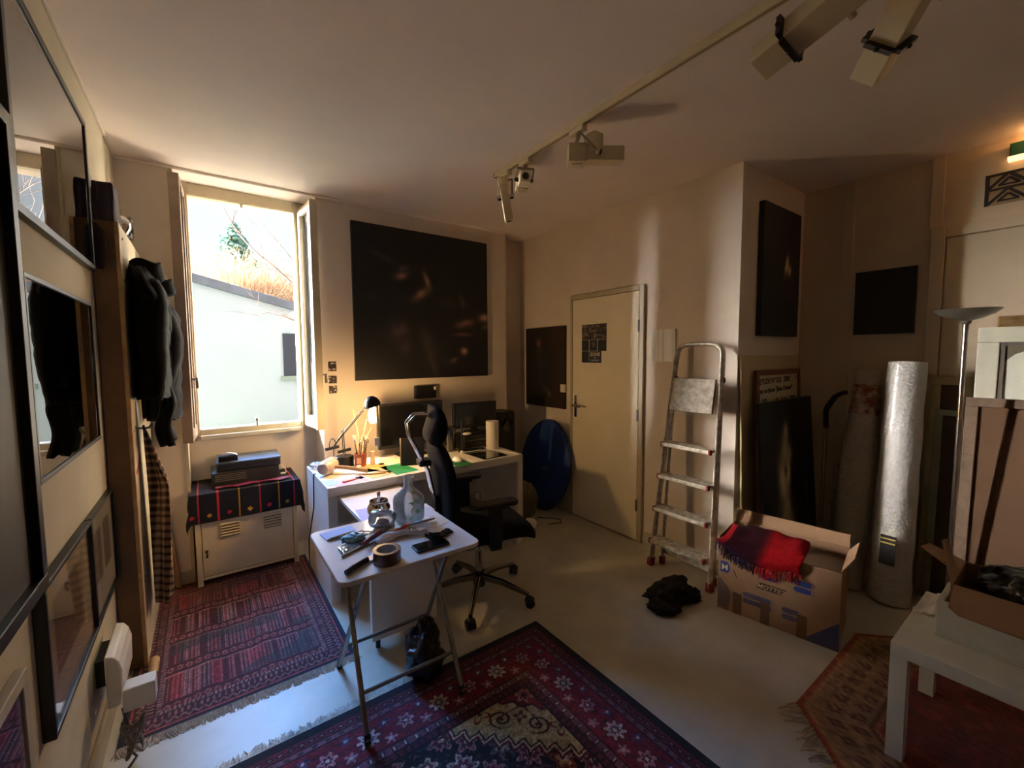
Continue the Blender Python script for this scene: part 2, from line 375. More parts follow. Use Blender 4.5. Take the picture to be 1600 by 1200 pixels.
def brpx(pts, r):
    ps = [ony(x, y, 6.6) for x, y in pts]; bb.tube(ps, [r*(1-.7*i/(len(ps)-1)) for i in range(len(ps))], 5, caps=False)
    for p, q in zip(ps[:-1], ps[1:]):
        for k in range(3):
            c = p.lerp(q, rng.random()); branchy(bb, c, ((q-p).normalized()+Vector((rng.uniform(-.8, .8), rng.uniform(-.3, .3), rng.uniform(-.8, .8)))).normalized(), .35, r*.35, 1, rng, -.02, .5, 2)
brpx([(560, 470), (455, 441), (430, 418), (400, 394), (372, 365), (345, 318), (340, 305)], .014)
brpx([(540, 440), (456, 405), (432, 376), (412, 355), (398, 340)], .010)
brpx([(540, 300), (470, 330), (440, 322), (405, 318), (380, 330)], .007)
brpx([(520, 420), (455, 432), (420, 420), (395, 408)], .007)
brpx([(560, 520), (470, 505), (445, 495), (420, 488), (392, 496)], .008)
brpx([(560, 470), (480, 478), (452, 490), (440, 508)], .006)
bb.tube([ony(560, 470, 6.6), (2.95, 6.6, 3.4)], .02, 6, caps=False)
bb.tube([ony(540, 440, 6.6), (3.0, 6.6, 3.7)], .02, 6, caps=False)
bb.tube([ony(540, 300, 6.6), (2.95, 6.6, 4.6)], .012, 6, caps=False); bb.tube([ony(560, 520, 6.6), (3.1, 6.6, 3.1)], .012, 6, caps=False); bb.tube([ony(520, 420, 6.6), (2.98, 6.6, 3.9)], .012, 6, caps=False)
o = OB('branch', bb, m_twig, tr, smooth=60); o['kind'] = 'stuff'
# evergreen beyond the roof
ev = TH('evergreen_tree', 'small blue-green evergreen tree beyond the roof of the outbuilding', 'tree', (1.9, 26, -.3))
c = ony(364, 382, 26); tp = ony(362, 350, 26)
OB('trunk', MB().cyl((c.x, 26, -.3), (c.x, 26, tp.z-.3), .16, .03, 8), MAT('fir_bark', (90, 74, 60), .9), ev)
b = MB(); rng = random.Random(5)
for i in range(620):
    t = rng.random(); z = ony(364, 410, 26).z*(1-t)+tp.z*t; rad = ((1-t)**.75*1.05+.07)*(.92+.12*math.sin(t*23)); a = rng.random()*6.28; q = rad*math.sqrt(rng.random())
    p = Vector((c.x+q*math.cos(a), 26+q*math.sin(a), z-q*.12+rng.uniform(-.1, .1)))
    b.ell(p, (rng.uniform(.08, .2), rng.uniform(.08, .2), rng.uniform(.04, .09)), 6, 4, R=rotz(a))
o = OB('needles', b, MAT('fir_needles', (116, 160, 148), .8, var=.3, vs=3), ev); o['kind'] = 'stuff'
# russet scrub on the slope behind
rng = random.Random(9)
m_scr = MAT('scrub_russet', (206, 168, 132), .9, var=.45, vs=1.2)
b = MB()
for (px, py, Y) in [(318, 432, 20), (345, 418, 21), (372, 424, 19), (400, 432, 20), (428, 445, 19), (452, 455, 20), (480, 450, 21)]:
    t = ony(px, py-14, Y)
    for k in range(105):
        base = Vector((t.x+rng.uniform(-.6, .6), Y+rng.uniform(-.5, .5), t.z-2.95))
        branchy(b, base, Vector((rng.uniform(-.35, .35), rng.uniform(-.2, .2), 1)).normalized(), 2.3*rng.uniform(.6, 1.0), .045, 2, rng, -.03, .6, 3)
    b.tube([(t.x, Y, -.3), (t.x, Y, t.z-2.6)], [.12, .08], 6)
o = T1('scrub', 'russet and straw coloured leafless scrub along the slope above the outbuilding roof', 'bushes', b, m_scr); o['kind'] = 'stuff'

# ------------------------------------------------------------------ light
W = bpy.data.worlds.new('world'); SC.world = W; W.use_nodes = True
nt = W.node_tree; N = nt.nodes; K = nt.links; bg = N['Background']
tc = N.new('ShaderNodeTexCoord'); vm = N.new('ShaderNodeVectorMath'); vm.operation = 'DOT_PRODUCT'
_a, _e = math.radians(LOBE_AZ), math.radians(LOBE_EL)
vm.inputs[1].default_value = (math.sin(_a)*math.cos(_e), math.cos(_a)*math.cos(_e), math.sin(_e)); K.new(tc.outputs['Generated'], vm.inputs[0])
mr = N.new('ShaderNodeMapRange'); mr.interpolation_type = 'SMOOTHSTEP'
mr.inputs['From Min'].default_value = math.cos(math.radians(LOBE_W)); mr.inputs['From Max'].default_value = math.cos(math.radians(LOBE_W*.45))
mr.inputs['To Min'].default_value = SKY; mr.inputs['To Max'].default_value = LOBE_E; K.new(vm.outputs['Value'], mr.inputs['Value'])
mc = N.new('ShaderNodeMix'); mc.data_type = 'RGBA'
mf = N.new('ShaderNodeMapRange'); mf.inputs['From Min'].default_value = SKY; mf.inputs['From Max'].default_value = LOBE_E; K.new(mr.outputs['Result'], mf.inputs['Value'])
K.new(mf.outputs['Result'], mc.inputs['Factor']); mc.inputs['A'].default_value = (.86, .94, 1.0, 1); mc.inputs['B'].default_value = (*LOBE_C, 1)
K.new(mc.outputs['Result'], bg.inputs['Color']); K.new(mr.outputs['Result'], bg.inputs['Strength'])
su = bpy.data.lights.new('sun', 'SUN'); so = bpy.data.objects.new('sun', su); COL.objects.link(so)
so.location = (-6, 9, 6)
az, el = math.radians(SUN_AZ), math.radians(SUN_EL)
to = Vector((math.sin(az)*math.cos(el), math.cos(az)*math.cos(el), math.sin(el)))
so.rotation_euler = to.to_track_quat('Z', 'Y').to_euler()
su.energy = SUN_E; su.angle = math.radians(SUN_A); su.color = SUN_C
vs = SC.view_settings; vs.view_transform = 'Standard'; vs.look = 'None'; vs.gamma = 1; vs.use_curve_mapping = False; vs.exposure = EXPO
SC.cycles.diffuse_bounces = 8; SC.cycles.max_bounces = 12; SC.cycles.sample_clamp_indirect = 8
# ------------------------------------------------------------------ rugs
def sstep(x, a, b): t = np.clip((x-a)/(b-a), 0, 1); return t*t*(3-2*t)
def frac(q): return q-np.floor(q)
def hsh(ix, iy, s=0): return np.modf(np.abs(np.sin(ix*12.9898+iy*78.233+s*37.7)*43758.5453))[0]
def vnoise(x, y, s=0):
    ix, iy = np.floor(x), np.floor(y); fx, fy = x-ix, y-iy; fx = fx*fx*(3-2*fx); fy = fy*fy*(3-2*fy)
    return (hsh(ix, iy, s)*(1-fx)+hsh(ix+1, iy, s)*fx)*(1-fy)+(hsh(ix, iy+1, s)*(1-fx)+hsh(ix+1, iy+1, s)*fx)*fy
def mixc(c, col, m): m = np.clip(m, 0, 1)[..., None]; return c*(1-m)+np.array(col, float)*m
def flower(x, y, cx, cy, r, n=8, amp=.3):
    dx, dy = x-cx, y-cy; a = np.arctan2(dy, dx); d = np.hypot(dx, dy)
    return d/(r*(1+amp*np.cos(n*a)))
def rug_mesh(mb, x0, x1, y0, y1, step, fn, z=.009, amp=.0025):
    nu, nv = int((x1-x0)/step), int((y1-y0)/step)
    art(mb, nu, nv, lambda u, v: fn(x0+u*(x1-x0), y0+v*(y1-y0)), (x0, y0, z), (x1-x0, 0, 0), (0, y1-y0, 0))
    return mb
def fringe(mb, p0, p1, d, ln, n, rng, z=.004, w=.004):
    p0, p1, d = Vector(p0), Vector(p1), Vector(d); sd = (p1-p0).normalized()
    for i in range(n):
        p = p0.lerp(p1, (i+rng.random())/n); q = p + d*ln*rng.uniform(.55, 1.15) + sd*rng.uniform(-.6, .6)*ln
        m_ = p.lerp(q, .5) + sd*rng.uniform(-.15, .15)*ln
        p.z = z+.004; m_.z = z; q.z = .0015
        mb.tube([p, m_, q], [w, w*.8, w*.35], 4)
# baluch-like runner by the window
NAVY, RED, CRIM, IVORY, RUST, BLK = (28, 24, 40), (104, 22, 34), (126, 24, 40), (196, 170, 150), (142, 66, 44), (18, 12, 18)
def rug1(x, y):
    X0, X1, Y0, Y1 = -.34, .548, 2.115, 3.44
    c = np.zeros(x.shape+(3,)) + np.array((84, 24, 34), float)
    ex = np.minimum(x-X0, X1-x); ey = np.minimum(y-Y0, Y1-y); e = np.minimum(ex, ey)
    # field: rows of small repeated upright motifs
    wob = .006*np.sin(x*23)+.004*np.sin(x*51+1)
    row = (y+wob-Y0-.13)/.27; ri = np.floor(row); rf = row-ri
    px_ = (x-X0)/.0165; pi_ = np.floor(px_); pf = px_-pi_
    band = (rf > .17) & (rf < .86)
    k = hsh(pi_, ri, 3)
    for lo, hi, col in ((0, .25, (66, 20, 32)), (.25, .42, (46, 26, 40)), (.42, .6, (98, 28, 36)), (.6, .72, (58, 34, 44))): c = mixc(c, col, band*(k >= lo)*(k < hi)*.85)
    gp = hsh(np.floor(px_/3), ri, 6); c = mixc(c, (128, 32, 42), band*(gp > .86)*.8)
    zz = np.abs(frac(y/.0125)-.5)
    c = mixc(c, (176, 130, 122), band*(np.abs(pf-.5) < .2)*(zz < .34)*(k > .2)*.62)
    c = mixc(c, (204, 164, 152), band*(pf < .13)*(hsh(pi_, ri, 2) > .6)*.55)
    top = np.abs(rf-.86+.04*np.abs(pf-.5)); c = mixc(c, (190, 140, 122), (top < .018)*.5)
    dd = np.hypot(frac(x/.036)-.5, (np.where(rf > .5, rf-1, rf)-.02)*4.2)
    c = mixc(c, (188, 142, 118), (~band)*(dd < .34)*.45); c = mixc(c, (84, 26, 38), (~band)*(dd < .16)); c = mixc(c, (34, 18, 30), (np.abs(rf-.93) < .022)|(np.abs(rf-.12) < .018))
    c = mixc(c, (40, 52, 54), band*(vnoise(x*5, y*7, 3) > .72)*.5)
    # borders
    for a, b_, col in ((0, .022, NAVY), (.022, .030, (150, 60, 60)), (.030, .105, (58, 20, 32)), (.105, .125, (60, 26, 44))):
        c = mixc(c, col, (e >= a)*(e < b_))
    along = np.where(ex < ey, y, x)
    tri = np.abs(frac(along/.034)-.5)*2
    c = mixc(c, (200, 158, 142), (e > .040)*(e < .066)*(np.abs((e-.040)/.026-tri) < .22)*.5)
    c = mixc(c, (170, 120, 112), (e > .072)*(e < .10)*(np.abs(frac(along/.022)-.5) < .16)*.7)
    c = mixc(c, (190, 150, 130), (e > .106)*(e < .124)*(np.abs(frac(along/.016)-.5) < .25)*.6)
    rustm = sstep(y, 3.02, 3.3)*sstep(.3-x, 0, .4); c = c*(1-.55*rustm[..., None]) + np.array((128, 62, 30))*(.55*rustm[..., None])
    nz = vnoise(x*170, y*170); c = 1.14*c*(.72+.5*nz)[..., None]
    return c
rng = random.Random(1)
b = MB(); rug_mesh(b, -.34, .548, 2.115, 3.44, .0042, rug1)
rg = TH('rug', 'dark red runner rug with rows of fine upright motifs, lying below the window', 'rug', (.117, 2.775, 0))
for (x0, x1, y0, y1) in ((-.34, .548, 2.115, 3.44),):
    s_ = MB(b.M); b.col = np.vstack([b.col]); o0 = len(b.v)
    b.add([(x0, y0, 0), (x1, y0, 0), (x1, y1, 0), (x0, y1, 0), (x0, y0, .009), (x1, y0, .009), (x1, y1, .009), (x0, y1, .009)], [(0, 1, 5, 4), (1, 2, 6, 5), (2, 3, 7, 6), (3, 0, 4, 7)])
    b.col = np.vstack([b.col, np.tile(lin(NAVY), (8, 1))])
OB('pile', b, m_rug, rg)
b = MB(); fringe(b, (-.34, 2.115, .006), (.548, 2.115, .006), (0, -1, 0), .045, 420, rng)
o = OB('fringe', b, MAT('fringe_yarn', (176, 164, 150), .95, var=.3, vs=30), rg); o['kind'] = 'stuff'
# big medallion carpet in the foreground
def rug2(x, y):
    X1, Y1 = 1.44, 1.775; X0, Y0 = -.30, -1.10
    ex = np.minimum(X1-x, x-X0); ey = np.minimum(Y1-y, y-Y0); e = np.minimum(ex, ey); al = np.where(ex < ey, y, x)
    c = np.zeros(x.shape+(3,)) + np.array((120, 18, 44), float)
    for a, b_, col in ((-1, .040, (20, 18, 30)), (.040, .078, (112, 26, 50)), (.078, .084, (30, 18, 28)), (.084, .104, (126, 84, 100)), (.104, .110, (40, 14, 28)), (.110, .262, (126, 18, 44)), (.262, .268, (40, 14, 28)), (.268, .300, (118, 70, 88)), (.300, .306, (30, 14, 26)), (.306, .330, (104, 30, 50)), (.330, .338, (26, 16, 26))):
        c = mixc(c, col, (e >= a)*(e < b_))
    t = np.abs(frac(al/.036+10)-.5)*2
    c = mixc(c, (30, 20, 34), (e > .046)*(e < .072)*(np.hypot((t)*1., (e-.059)/.013) < .8)*.95)
    c = mixc(c, (190, 130, 132), (e > .046)*(e < .072)*(np.hypot(t*1., (e-.059)/.013) < .34)*.8)
    c = mixc(c, (56, 36, 60), (e > .270)*(e < .298)*(np.abs(frac(al/.045+10)-.5) < .2)); c = mixc(c, (196, 168, 160), (e > .276)*(e < .292)*(np.abs(frac(al/.045+10)-.5) < .08))
    c = mixc(c, (44, 26, 48), (e > .308)*(e < .328)*(np.abs(frac(al/.028+10)-.5) < .25))
    c = mixc(c, (80, 40, 62), (e > .086)*(e < .102)*(np.abs(frac(al/.05+10)-.5) < .2))
    # main border flowers
    inb = (e > .112)*(e < .260)
    ap = frac(al/.30+10)*.30-.15; ec = e-.186
    wav = .048*np.sin(al/.30*2*PI)
    c = mixc(c, (70, 30, 56), inb*(np.abs(ec-wav) < .004))
    for off, r, n, colo, coli in ((0, .036, 8, (206, 178, 176), (60, 62, 96)), (.15, .030, 6, (186, 124, 132), (60, 30, 60)), (-.15, .030, 6, (186, 124, 132), (60, 30, 60))):
        d = flower(ap, ec, off, 0, r, n, .28); c = mixc(c, (36, 24, 44), inb*(d < 1.18)); c = mixc(c, colo, inb*(d < 1)); c = mixc(c, coli, inb*(d < .55)); c = mixc(c, (216, 190, 176), inb*(d < .25))
    for off, eo in ((.075, .045), (-.075, -.045), (.075, -.04), (-.075, .04)):
        d = flower(ap, ec, off, eo, .018, 5, .4); c = mixc(c, (172, 128, 142) if eo > 0 else (70, 66, 104), inb*(d < 1)); c = mixc(c, (222, 200, 190), inb*(d < .35))
    # field: red ground with ivory spandrel around a navy medallion with a stepped edge
    inf = e > .338
    mx, my = .57, .34; ax, ay = np.abs(x-mx), np.abs(y-my)
    fx = .87-.338; fy = 1.4375-.338
    # boundaries measured from the inner frame corner
    u = X1-.338-x; v = Y1-.338-y
    u = np.where(x < mx, x-X0-.338, u); v = np.where(y < my, y-Y0-.338, v)
    s = u+v
    zig = .025*np.abs(frac((u-v)/.085+20)*2-1)*2
    lv = s-.36 + .0*zig; lob = .36+zig+.10*sstep(np.abs(u-v), .10, .42)*0
    red_in = inf*(s < .13+.03*np.abs(frac((u-v)/.12+20)*2-1))
    ivo = inf*(s >= .13+.03*np.abs(frac((u-v)/.12+20)*2-1))*(s < lob)
    nav = inf*(s >= lob)
    c = mixc(c, (120, 22, 46), red_in); c = mixc(c, (186, 168, 122), ivo); c = mixc(c, (16, 16, 30), nav)
    c = mixc(c, (24, 16, 24), inf*(np.abs(s-(.13+.03*np.abs(frac((u-v)/.12+20)*2-1))) < .006))
    for o_, w_, col in ((0, .007, (24, 14, 22)), (.016, .007, (206, 178, 150)), (.030, .006, (110, 30, 50))):
        c = mixc(c, col, inf*(np.abs(s-lob-o_) < w_))
    # scroll arabesques on the ivory
    w = u-v
    for sg in (1, -1):
        cx = .105*sg; dx, dy = w-cx, s-.262; dd = np.hypot(dx, dy*1.2); aa = np.arctan2(dy*1.2*1, dx*sg)
        sp = np.abs(frac((dd/.042-aa/(2*PI))+10)-.5)
        c = mixc(c, (46, 22, 30), ivo*(dd < .075)*(sp < .17)); c = mixc(c, (92, 40, 44), ivo*(dd < .014))
        d = flower(w, s, .24*sg, .25, .05, 4, .45); c = mixc(c, (110, 40, 46), ivo*(d < 1)*(d > .72)); c = mixc(c, (60, 30, 40), ivo*(d < .3))
        d = flower(w, s, .40*sg, .28, .05, 5, .4); c = mixc(c, (96, 36, 46), ivo*(d < 1)*(d > .66)); c = mixc(c, (60, 30, 40), ivo*(d < .3))
    d = flower(w, s, 0, .225, .030, 4, .4); c = mixc(c, (110, 26, 48), ivo*(d < 1)); c = mixc(c, (190, 160, 120), ivo*(d < .4))
    c = mixc(c, (70, 28, 40), ivo*(np.abs(np.abs(w)-(s-.15)*1.1-.01) < .006)*(s < .25))
    d = flower(w, s, 0, .07, .045, 6, .35); c = mixc(c, (168, 120, 104), red_in*(d < 1)*(d > .6)); c = mixc(c, (60, 30, 50), red_in*(d < .35))
    # flowers strewn on the navy
    gx, gy = w/.17, s/.17; ix, iy = np.floor(gx), np.floor(gy)
    for ddx in (0,):
        jx = (hsh(ix, iy, 1)-.5)*.25; jy = (hsh(ix, iy, 2)-.5)*.25; r = .045+.03*hsh(ix, iy, 3)
        lx, ly = (gx-ix-.5-jx)*.17, (gy-iy-.5-jy)*.17; a = np.arctan2(ly, lx); d = np.hypot(lx, ly)/(r*(1+.28*np.cos(np.floor(5+4*hsh(ix, iy, 4))*a)))
        k = hsh(ix, iy, 5)
        for lo, hi, co, ci in ((0, .35, (176, 120, 128), (90, 24, 46)), (.35, .6, (200, 176, 166), (116, 30, 60)), (.6, .8, (150, 66, 46), (200, 150, 100)), (.8, 1.1, (92, 92, 110), (170, 150, 150))):
            q = nav*(s > lob+.045)*(k >= lo)*(k < hi); c = mixc(c, co, q*(d < 1)); c = mixc(c, (30, 16, 30), q*(d < .78)*(d > .68)); c = mixc(c, ci, q*(d < .6)); c = mixc(c, (214, 190, 170), q*(d < .25))
    leaf = vnoise(w*38+3, s*38, 4); c = mixc(c, (110, 60, 76), nav*(s > lob+.045)*(leaf > .80)*.8); c = mixc(c, (60, 70, 72), nav*(s > lob+.045)*(leaf < .12)*.8)
    nz = vnoise(x*190, y*190)*.6+vnoise(x*60, y*60, 5)*.4; c = c*(.58+.62*nz)[..., None]
    return c
b = MB(); rug_mesh(b, -.30, 1.44, .35, 1.775, .0034, rug2, z=.011)
n0 = len(b.v); rug_mesh(b, -.30, 1.44, -1.10, .35, .012, rug2, z=.011)
b.add([(-.30, -1.10, 0), (1.44, -1.10, 0), (1.44, 1.775, 0), (-.30, 1.775, 0), (-.30, -1.10, .011), (1.44, -1.10, .011), (1.44, 1.775, .011), (-.30, 1.775, .011)], [(0, 1, 5, 4), (1, 2, 6, 5), (2, 3, 7, 6), (3, 0, 4, 7)])
b.col = np.vstack([b.col, np.tile(lin((20, 18, 30)), (8, 1))])
rg = TH('rug', 'large crimson carpet with cream scrolls and navy medallion in the foreground', 'rug', (.57, .34, 0))
OB('pile', b, m_rug, rg)
b = MB(); fringe(b, (-.30, 1.775, .006), (.66, 1.775, .006), (0, 1, 0), .05, 380, rng)
o = OB('fringe', b, MAT('fringe_white', (206, 200, 190), .95, var=.3, vs=30), rg); o['kind'] = 'stuff'
# orange-red eight-sided rug under the white side table
cx3, cy3, ap3 = 2.367, -.236, .918
def octd(x, y):
    dx, dy = x-cx3, y-cy3; k = math.sqrt(.5)
    return np.maximum(np.maximum(np.abs(dx), np.abs(dy)), np.maximum(np.abs(dx+dy), np.abs(dx-dy))*k)
def rug3(x, y):
    e = ap3-octd(x, y); c = np.zeros(x.shape+(3,)) + np.array((110, 30, 14), float)
    a = np.arctan2(y-cy3, x-cx3); al = a*ap3
    for q, w_, col in ((0, .03, (148, 66, 36)), (.03, .045, (176, 128, 78)), (.045, .22, (146, 108, 70)), (.22, .235, (90, 44, 26)), (.235, .25, (160, 100, 60))):
        c = mixc(c, col, (e >= q)*(e < w_))
    d = np.hypot(np.modf(al/.09+10)[0]*.09-.045, np.modf(e/.075)[0]*.075-.035)
    c = mixc(c, (82, 56, 44), (e > .05)*(e < .215)*(d < .026)*(d > .012)); c = mixc(c, (166, 84, 50), (e > .05)*(e < .215)*(d < .008))
    n2 = vnoise(x*22, y*22, 3); c = mixc(c, (140, 50, 24), (e > .25)*(n2 > .72)*.6)
    d = np.hypot(np.modf(x/.16+10)[0]*.16-.08, np.modf(y/.16+10)[0]*.16-.08); c = mixc(c, (70, 30, 22), (e > .27)*(d < .030)*(d > .018))
    nz = vnoise(x*150, y*150); return c*(.75+.5*nz)[..., None]
b = MB()
rings = np.linspace(.02, 1, 60); na = 400; vs_ = []; 
for r in rings:
    for j in range(na):
        a = 2*PI*j/na; d = max(abs(math.cos(a)), abs(math.sin(a)), abs(math.cos(a)+math.sin(a))*math.sqrt(.5), abs(math.cos(a)-math.sin(a))*math.sqrt(.5))
        vs_.append((cx3+math.cos(a)*ap3/d*r, cy3+math.sin(a)*ap3/d*r, .009))
for j in range(na): vs_.append((vs_[59*na+j][0], vs_[59*na+j][1], 0))
fs_ = [(i*na+j, i*na+(j+1) % na, (i+1)*na+(j+1) % na, (i+1)*na+j) for i in range(60) for j in range(na)] + [tuple(range(na))[::-1]]
b.add(vs_, [f[::-1] for f in fs_]); pp = np.array(vs_); b.col = lin(np.clip(rug3(pp[:, 0], pp[:, 1]), 0, 255))
rg = TH('rug', 'rust-red rug with angled corner and tan border under the white side table', 'rug', (cx3, cy3, 0))
OB('pile', b, m_rug, rg)
b = MB(); s2 = ap3*math.tan(PI/8)
fringe(b, (cx3-s2, cy3+ap3, .004), (cx3-ap3+.12, cy3+s2+.12, .004), (-.7, .7, 0), .085, 56, rng, w=.0045)
o = OB('fringe', b, MAT('fringe_cream', (188, 176, 146), .95, var=.3, vs=30), rg); o['kind'] = 'stuff'

# ------------------------------------------------------------------ desk with pull-out panel
DZ = .72; DX0, DX1, DY0, DY1 = .553, 2.0, 2.625, 3.26
desk = TH('desk', 'long white desk below the big dark painting with a pull-out panel', 'desk', (1.27, 2.94, 0))
OB('desktop', MB().box(DX0, DX1, DY0, DY1, DZ-.055, DZ), m_white, desk, bevel=.002)
OB('side_panel', MB().box(DX0, DX0+.055, DY0, DY1, 0, DZ-.056), m_white, desk, bevel=.002)
OB('side_panel', MB().box(DX1-.055, DX1, DY0, DY1, 0, DZ-.056), m_white, desk, bevel=.002)
OB('back_panel', MB().box(DX0+.055, DX1-.055, DY1-.02, DY1, .25, DZ-.056), m_white, desk)
po = OB('pull_out_panel', MB().box(.612, .985, 2.09, 2.93, .638, .660), m_white, desk, bevel=.002)
b = MB(); b.box(.628, .985, 2.09, 2.122, .045, .638); OB('end_panel', b, m_white, po, bevel=.002)
for x in (.66, .95): OB('caster', MB().cyl((x, 2.107, 0), (x, 2.107, .045), .012), m_black, po)

# ------------------------------------------------------------------ folding table
TZ = .722
ft = TH('folding_table', 'small white folding table with crossed grey tube legs, covered in tools and bottles', 'table', (.63, 1.735, 0))
def rrect(x0, x1, y0, y1, r, n=6):
    p = []
    for cx, cy, a0 in ((x1-r, y1-r, 0), (x0+r, y1-r, PI/2), (x0+r, y0+r, PI), (x1-r, y0+r, 1.5*PI)):
        for i in range(n+1): a = a0+PI/2*i/n; p.append((cx+r*math.cos(a), cy+r*math.sin(a)))
    return p
tx0, tx1, ty0, ty1 = .338, .905, 1.475, 2.0
OB('tabletop', MB().prism(rrect(tx0, tx1, ty0, ty1, .035), TZ-.018, TZ), MAT('white_laminate', (232, 230, 226), .18, var=.02), ft, bevel=.003, smooth=40)
for y in (1.66, 1.86): OB('rail', MB().box(.42, .86, y, y+.02, TZ-.040, TZ-.018), m_steel, ft, bevel=.002)
la, ra = .438, .855
b = MB(); b.tube([(la+.012, 1.90, TZ-.03), (la+.002, 1.565, .028)], .0105, 12); l_ = OB('leg', b, m_steel, ft, smooth=40)
OB('rubber_foot', MB().cyl((la+.002, 1.566, .0155), (la+.003, 1.575, .05), .013, .0125), m_black, l_, smooth=40)
b = MB(); b.tube([(ra-.012, 1.90, TZ-.03), (ra-.002, 1.565, .028)], .0105, 12); l_ = OB('leg', b, m_steel, ft, smooth=40)
OB('rubber_foot', MB().cyl((ra-.002, 1.566, .0155), (ra-.003, 1.575, .05), .013, .0125), m_black, l_, smooth=40)
b = MB(); b.tube([(la+.035, 1.60, TZ-.03), (la+.022, 2.07, .010)], .0105, 12); l_ = OB('leg', b, m_steel, ft, smooth=40)
OB('rubber_foot', MB().cyl((la+.022, 2.069, .0), (la+.023, 2.06, .05), .013, .0125), m_black, l_, smooth=40)
b = MB(); b.tube([(ra-.035, 1.60, TZ-.03), (ra+.035, 2.07, .010)], .0105, 12); l_ = OB('leg', b, m_steel, ft, smooth=40)
OB('rubber_foot', MB().cyl((ra+.035, 2.069, .0), (ra+.034, 2.06, .05), .013, .0125), m_black, l_, smooth=40)
def onleg(p, q, z): p, q = Vector(p), Vector(q); t = (z-p.z)/(q.z-p.z); return p.lerp(q, t)
b = MB(); b.tube([onleg((la+.012, 1.90, TZ-.03), (la+.002, 1.565, .028), .17), onleg((ra-.012, 1.90, TZ-.03), (ra-.002, 1.565, .028), .17)], .0085, 10); OB('stretcher', b, m_steel, ft, smooth=40)
b = MB(); b.tube([onleg((la+.035, 1.60, TZ-.03), (la+.022, 2.07, .01), .17), onleg((ra-.035, 1.60, TZ-.03), (ra+.035, 2.07, .01), .17)], .0085, 10); OB('stretcher', b, m_steel, ft, smooth=40)
OB('hook_bracket', MB().box(ra-.09, ra-.066, 1.60, 1.612, TZ-.07, TZ-.018), m_black, ft)

# ------------------------------------------------------------------ office chair
CA = math.radians(-11); CM = TRS((1.33, 2.20, 0), CA)
ch = TH('office_chair', 'black high-backed office chair with chrome spine tubes, facing away beside the folding table', 'office chair', (1.33, 2.20, 0))
def sect(mb, secs, n=28):                                            # closed loft of rounded sections (c, ax, ay, ra, rb, exponent)
    P = []
    for c, ax, ay, ra, rb, e in secs:
        row = []
        for j in range(n):
            a = 2*PI*j/n; ca, sa = math.cos(a), math.sin(a)
            x = math.copysign(abs(ca)**(2/e), ca)*ra; y = math.copysign(abs(sa)**(2/e), sa)*rb
            row.append(Vector(c)+Vector(ax)*x+Vector(ay)*y)
        P.append(row)
    o = len(mb.v); mb.grid(P, closed=True)
    k = len(secs)
    mb.add([], []); mb.f.append(tuple(o+i for i in range(n))[::-1]); mb.mi.append(0); mb.f.append(tuple(o+(k-1)*n+i for i in range(n))); mb.mi.append(0)
    return mb
Y_ = (0, 1, 0)
b = MB(CM); secs = []
for x, zt, w, h in ((-.22, .47, .16, .035), (-.20, .475, .205, .05), (-.05, .47, .235, .055), (.10, .475, .245, .058), (.20, .47, .235, .06), (.27, .445, .21, .055), (.315, .40, .17, .045), (.325, .385, .13, .025)):
    secs.append(((x, 0, zt-.01), Y_, (0, 0, 1), w, h, 3.2))
sect(b, secs); OB('seat', b, m_blackfab, ch, smooth=180, subd=1)
def bx(z):                                                           # back profile leaning away
    t = (z-.5)/.72; return -.20-.13*t + .035*math.sin(t*PI*1.1)
b = MB(CM); secs = []
for z, w, t in ((.50, .15, .03), (.53, .19, .045), (.62, .215, .05), (.74, .225, .05), (.86, .215, .046), (.95, .19, .042), (.985, .15, .035), (.995, .11, .02)):
    secs.append(((bx(z), 0, z), Y_, (1, 0, -.1), w, t, 2.8))
sect(b, secs); OB('backrest', b, m_blackfab, ch, smooth=180, subd=1)
b = MB(CM); secs = []
for z, w, t, dx in ((.985, .07, .02, -.005), (1.0, .12, .045, -.005), (1.05, .145, .06, .005), (1.10, .145, .05, .02), (1.16, .135, .036, .02), (1.205, .11, .026, .008), (1.215, .07, .012, .0)):
    secs.append(((bx(.98)-.0+dx-.012, 0, z), Y_, (1, 0, -.1), w, t, 2.8))
sect(b, secs); OB('headrest', b, m_blackfab, ch, smooth=180, subd=1)
b = MB(CM)
for sg in (1, -1):
    b.tube([(bx(.98)+.0, .035*sg, 1.13), (bx(.98)-.06, .035*sg, 1.165), (bx(.98)-.12, .034*sg, 1.165), (bx(.98)-.16, .032*sg, 1.12), (bx(.98)-.155, .028*sg, 1.05), (bx(.9)-.12, .025*sg, .93), (bx(.85)-.085, .024*sg, .84), (bx(.6)-.075, .024*sg, .66), (bx(.5)-.05, .024*sg, .55)], .010, 10)
OB('spine_tube', b, m_chrome, ch, smooth=60, label='bent chrome spine tubes')
for c_, s_ in (((bx(.87)-.10, 0, .885), (.07, .10, .035)), ((bx(.6)-.05, 0, .64), (.06, .09, .10)), ((-.27, 0, .50), (.10, .08, .10))): OB('clamp', MB(CM).obox(c_, s_), m_black, ch, bevel=.008)
for sg in (1, -1):
    b = MB(CM); P = []
    b.prism(rrect(-.15, .13, -.048, .048, .04), .665, .69, c=(0, .285*sg, 0))
    a_ = OB('armrest', b, MAT('arm_pad_black', (20, 19, 20), .28) if sg == 1 else bpy.data.materials['arm_pad_black'], ch, bevel=.008, smooth=50)
    b = MB(CM); b.obox((0, .28*sg, .56), (.075, .03, .22)); b.obox((.0, .225*sg, .43), (.06, .12, .025)); b.obox((0, .275*sg, .44), (.065, .035, .06)); b.obox((0, .283*sg, .655), (.11, .05, .022)); OB('arm_post', b, m_black, a_, bevel=.006)
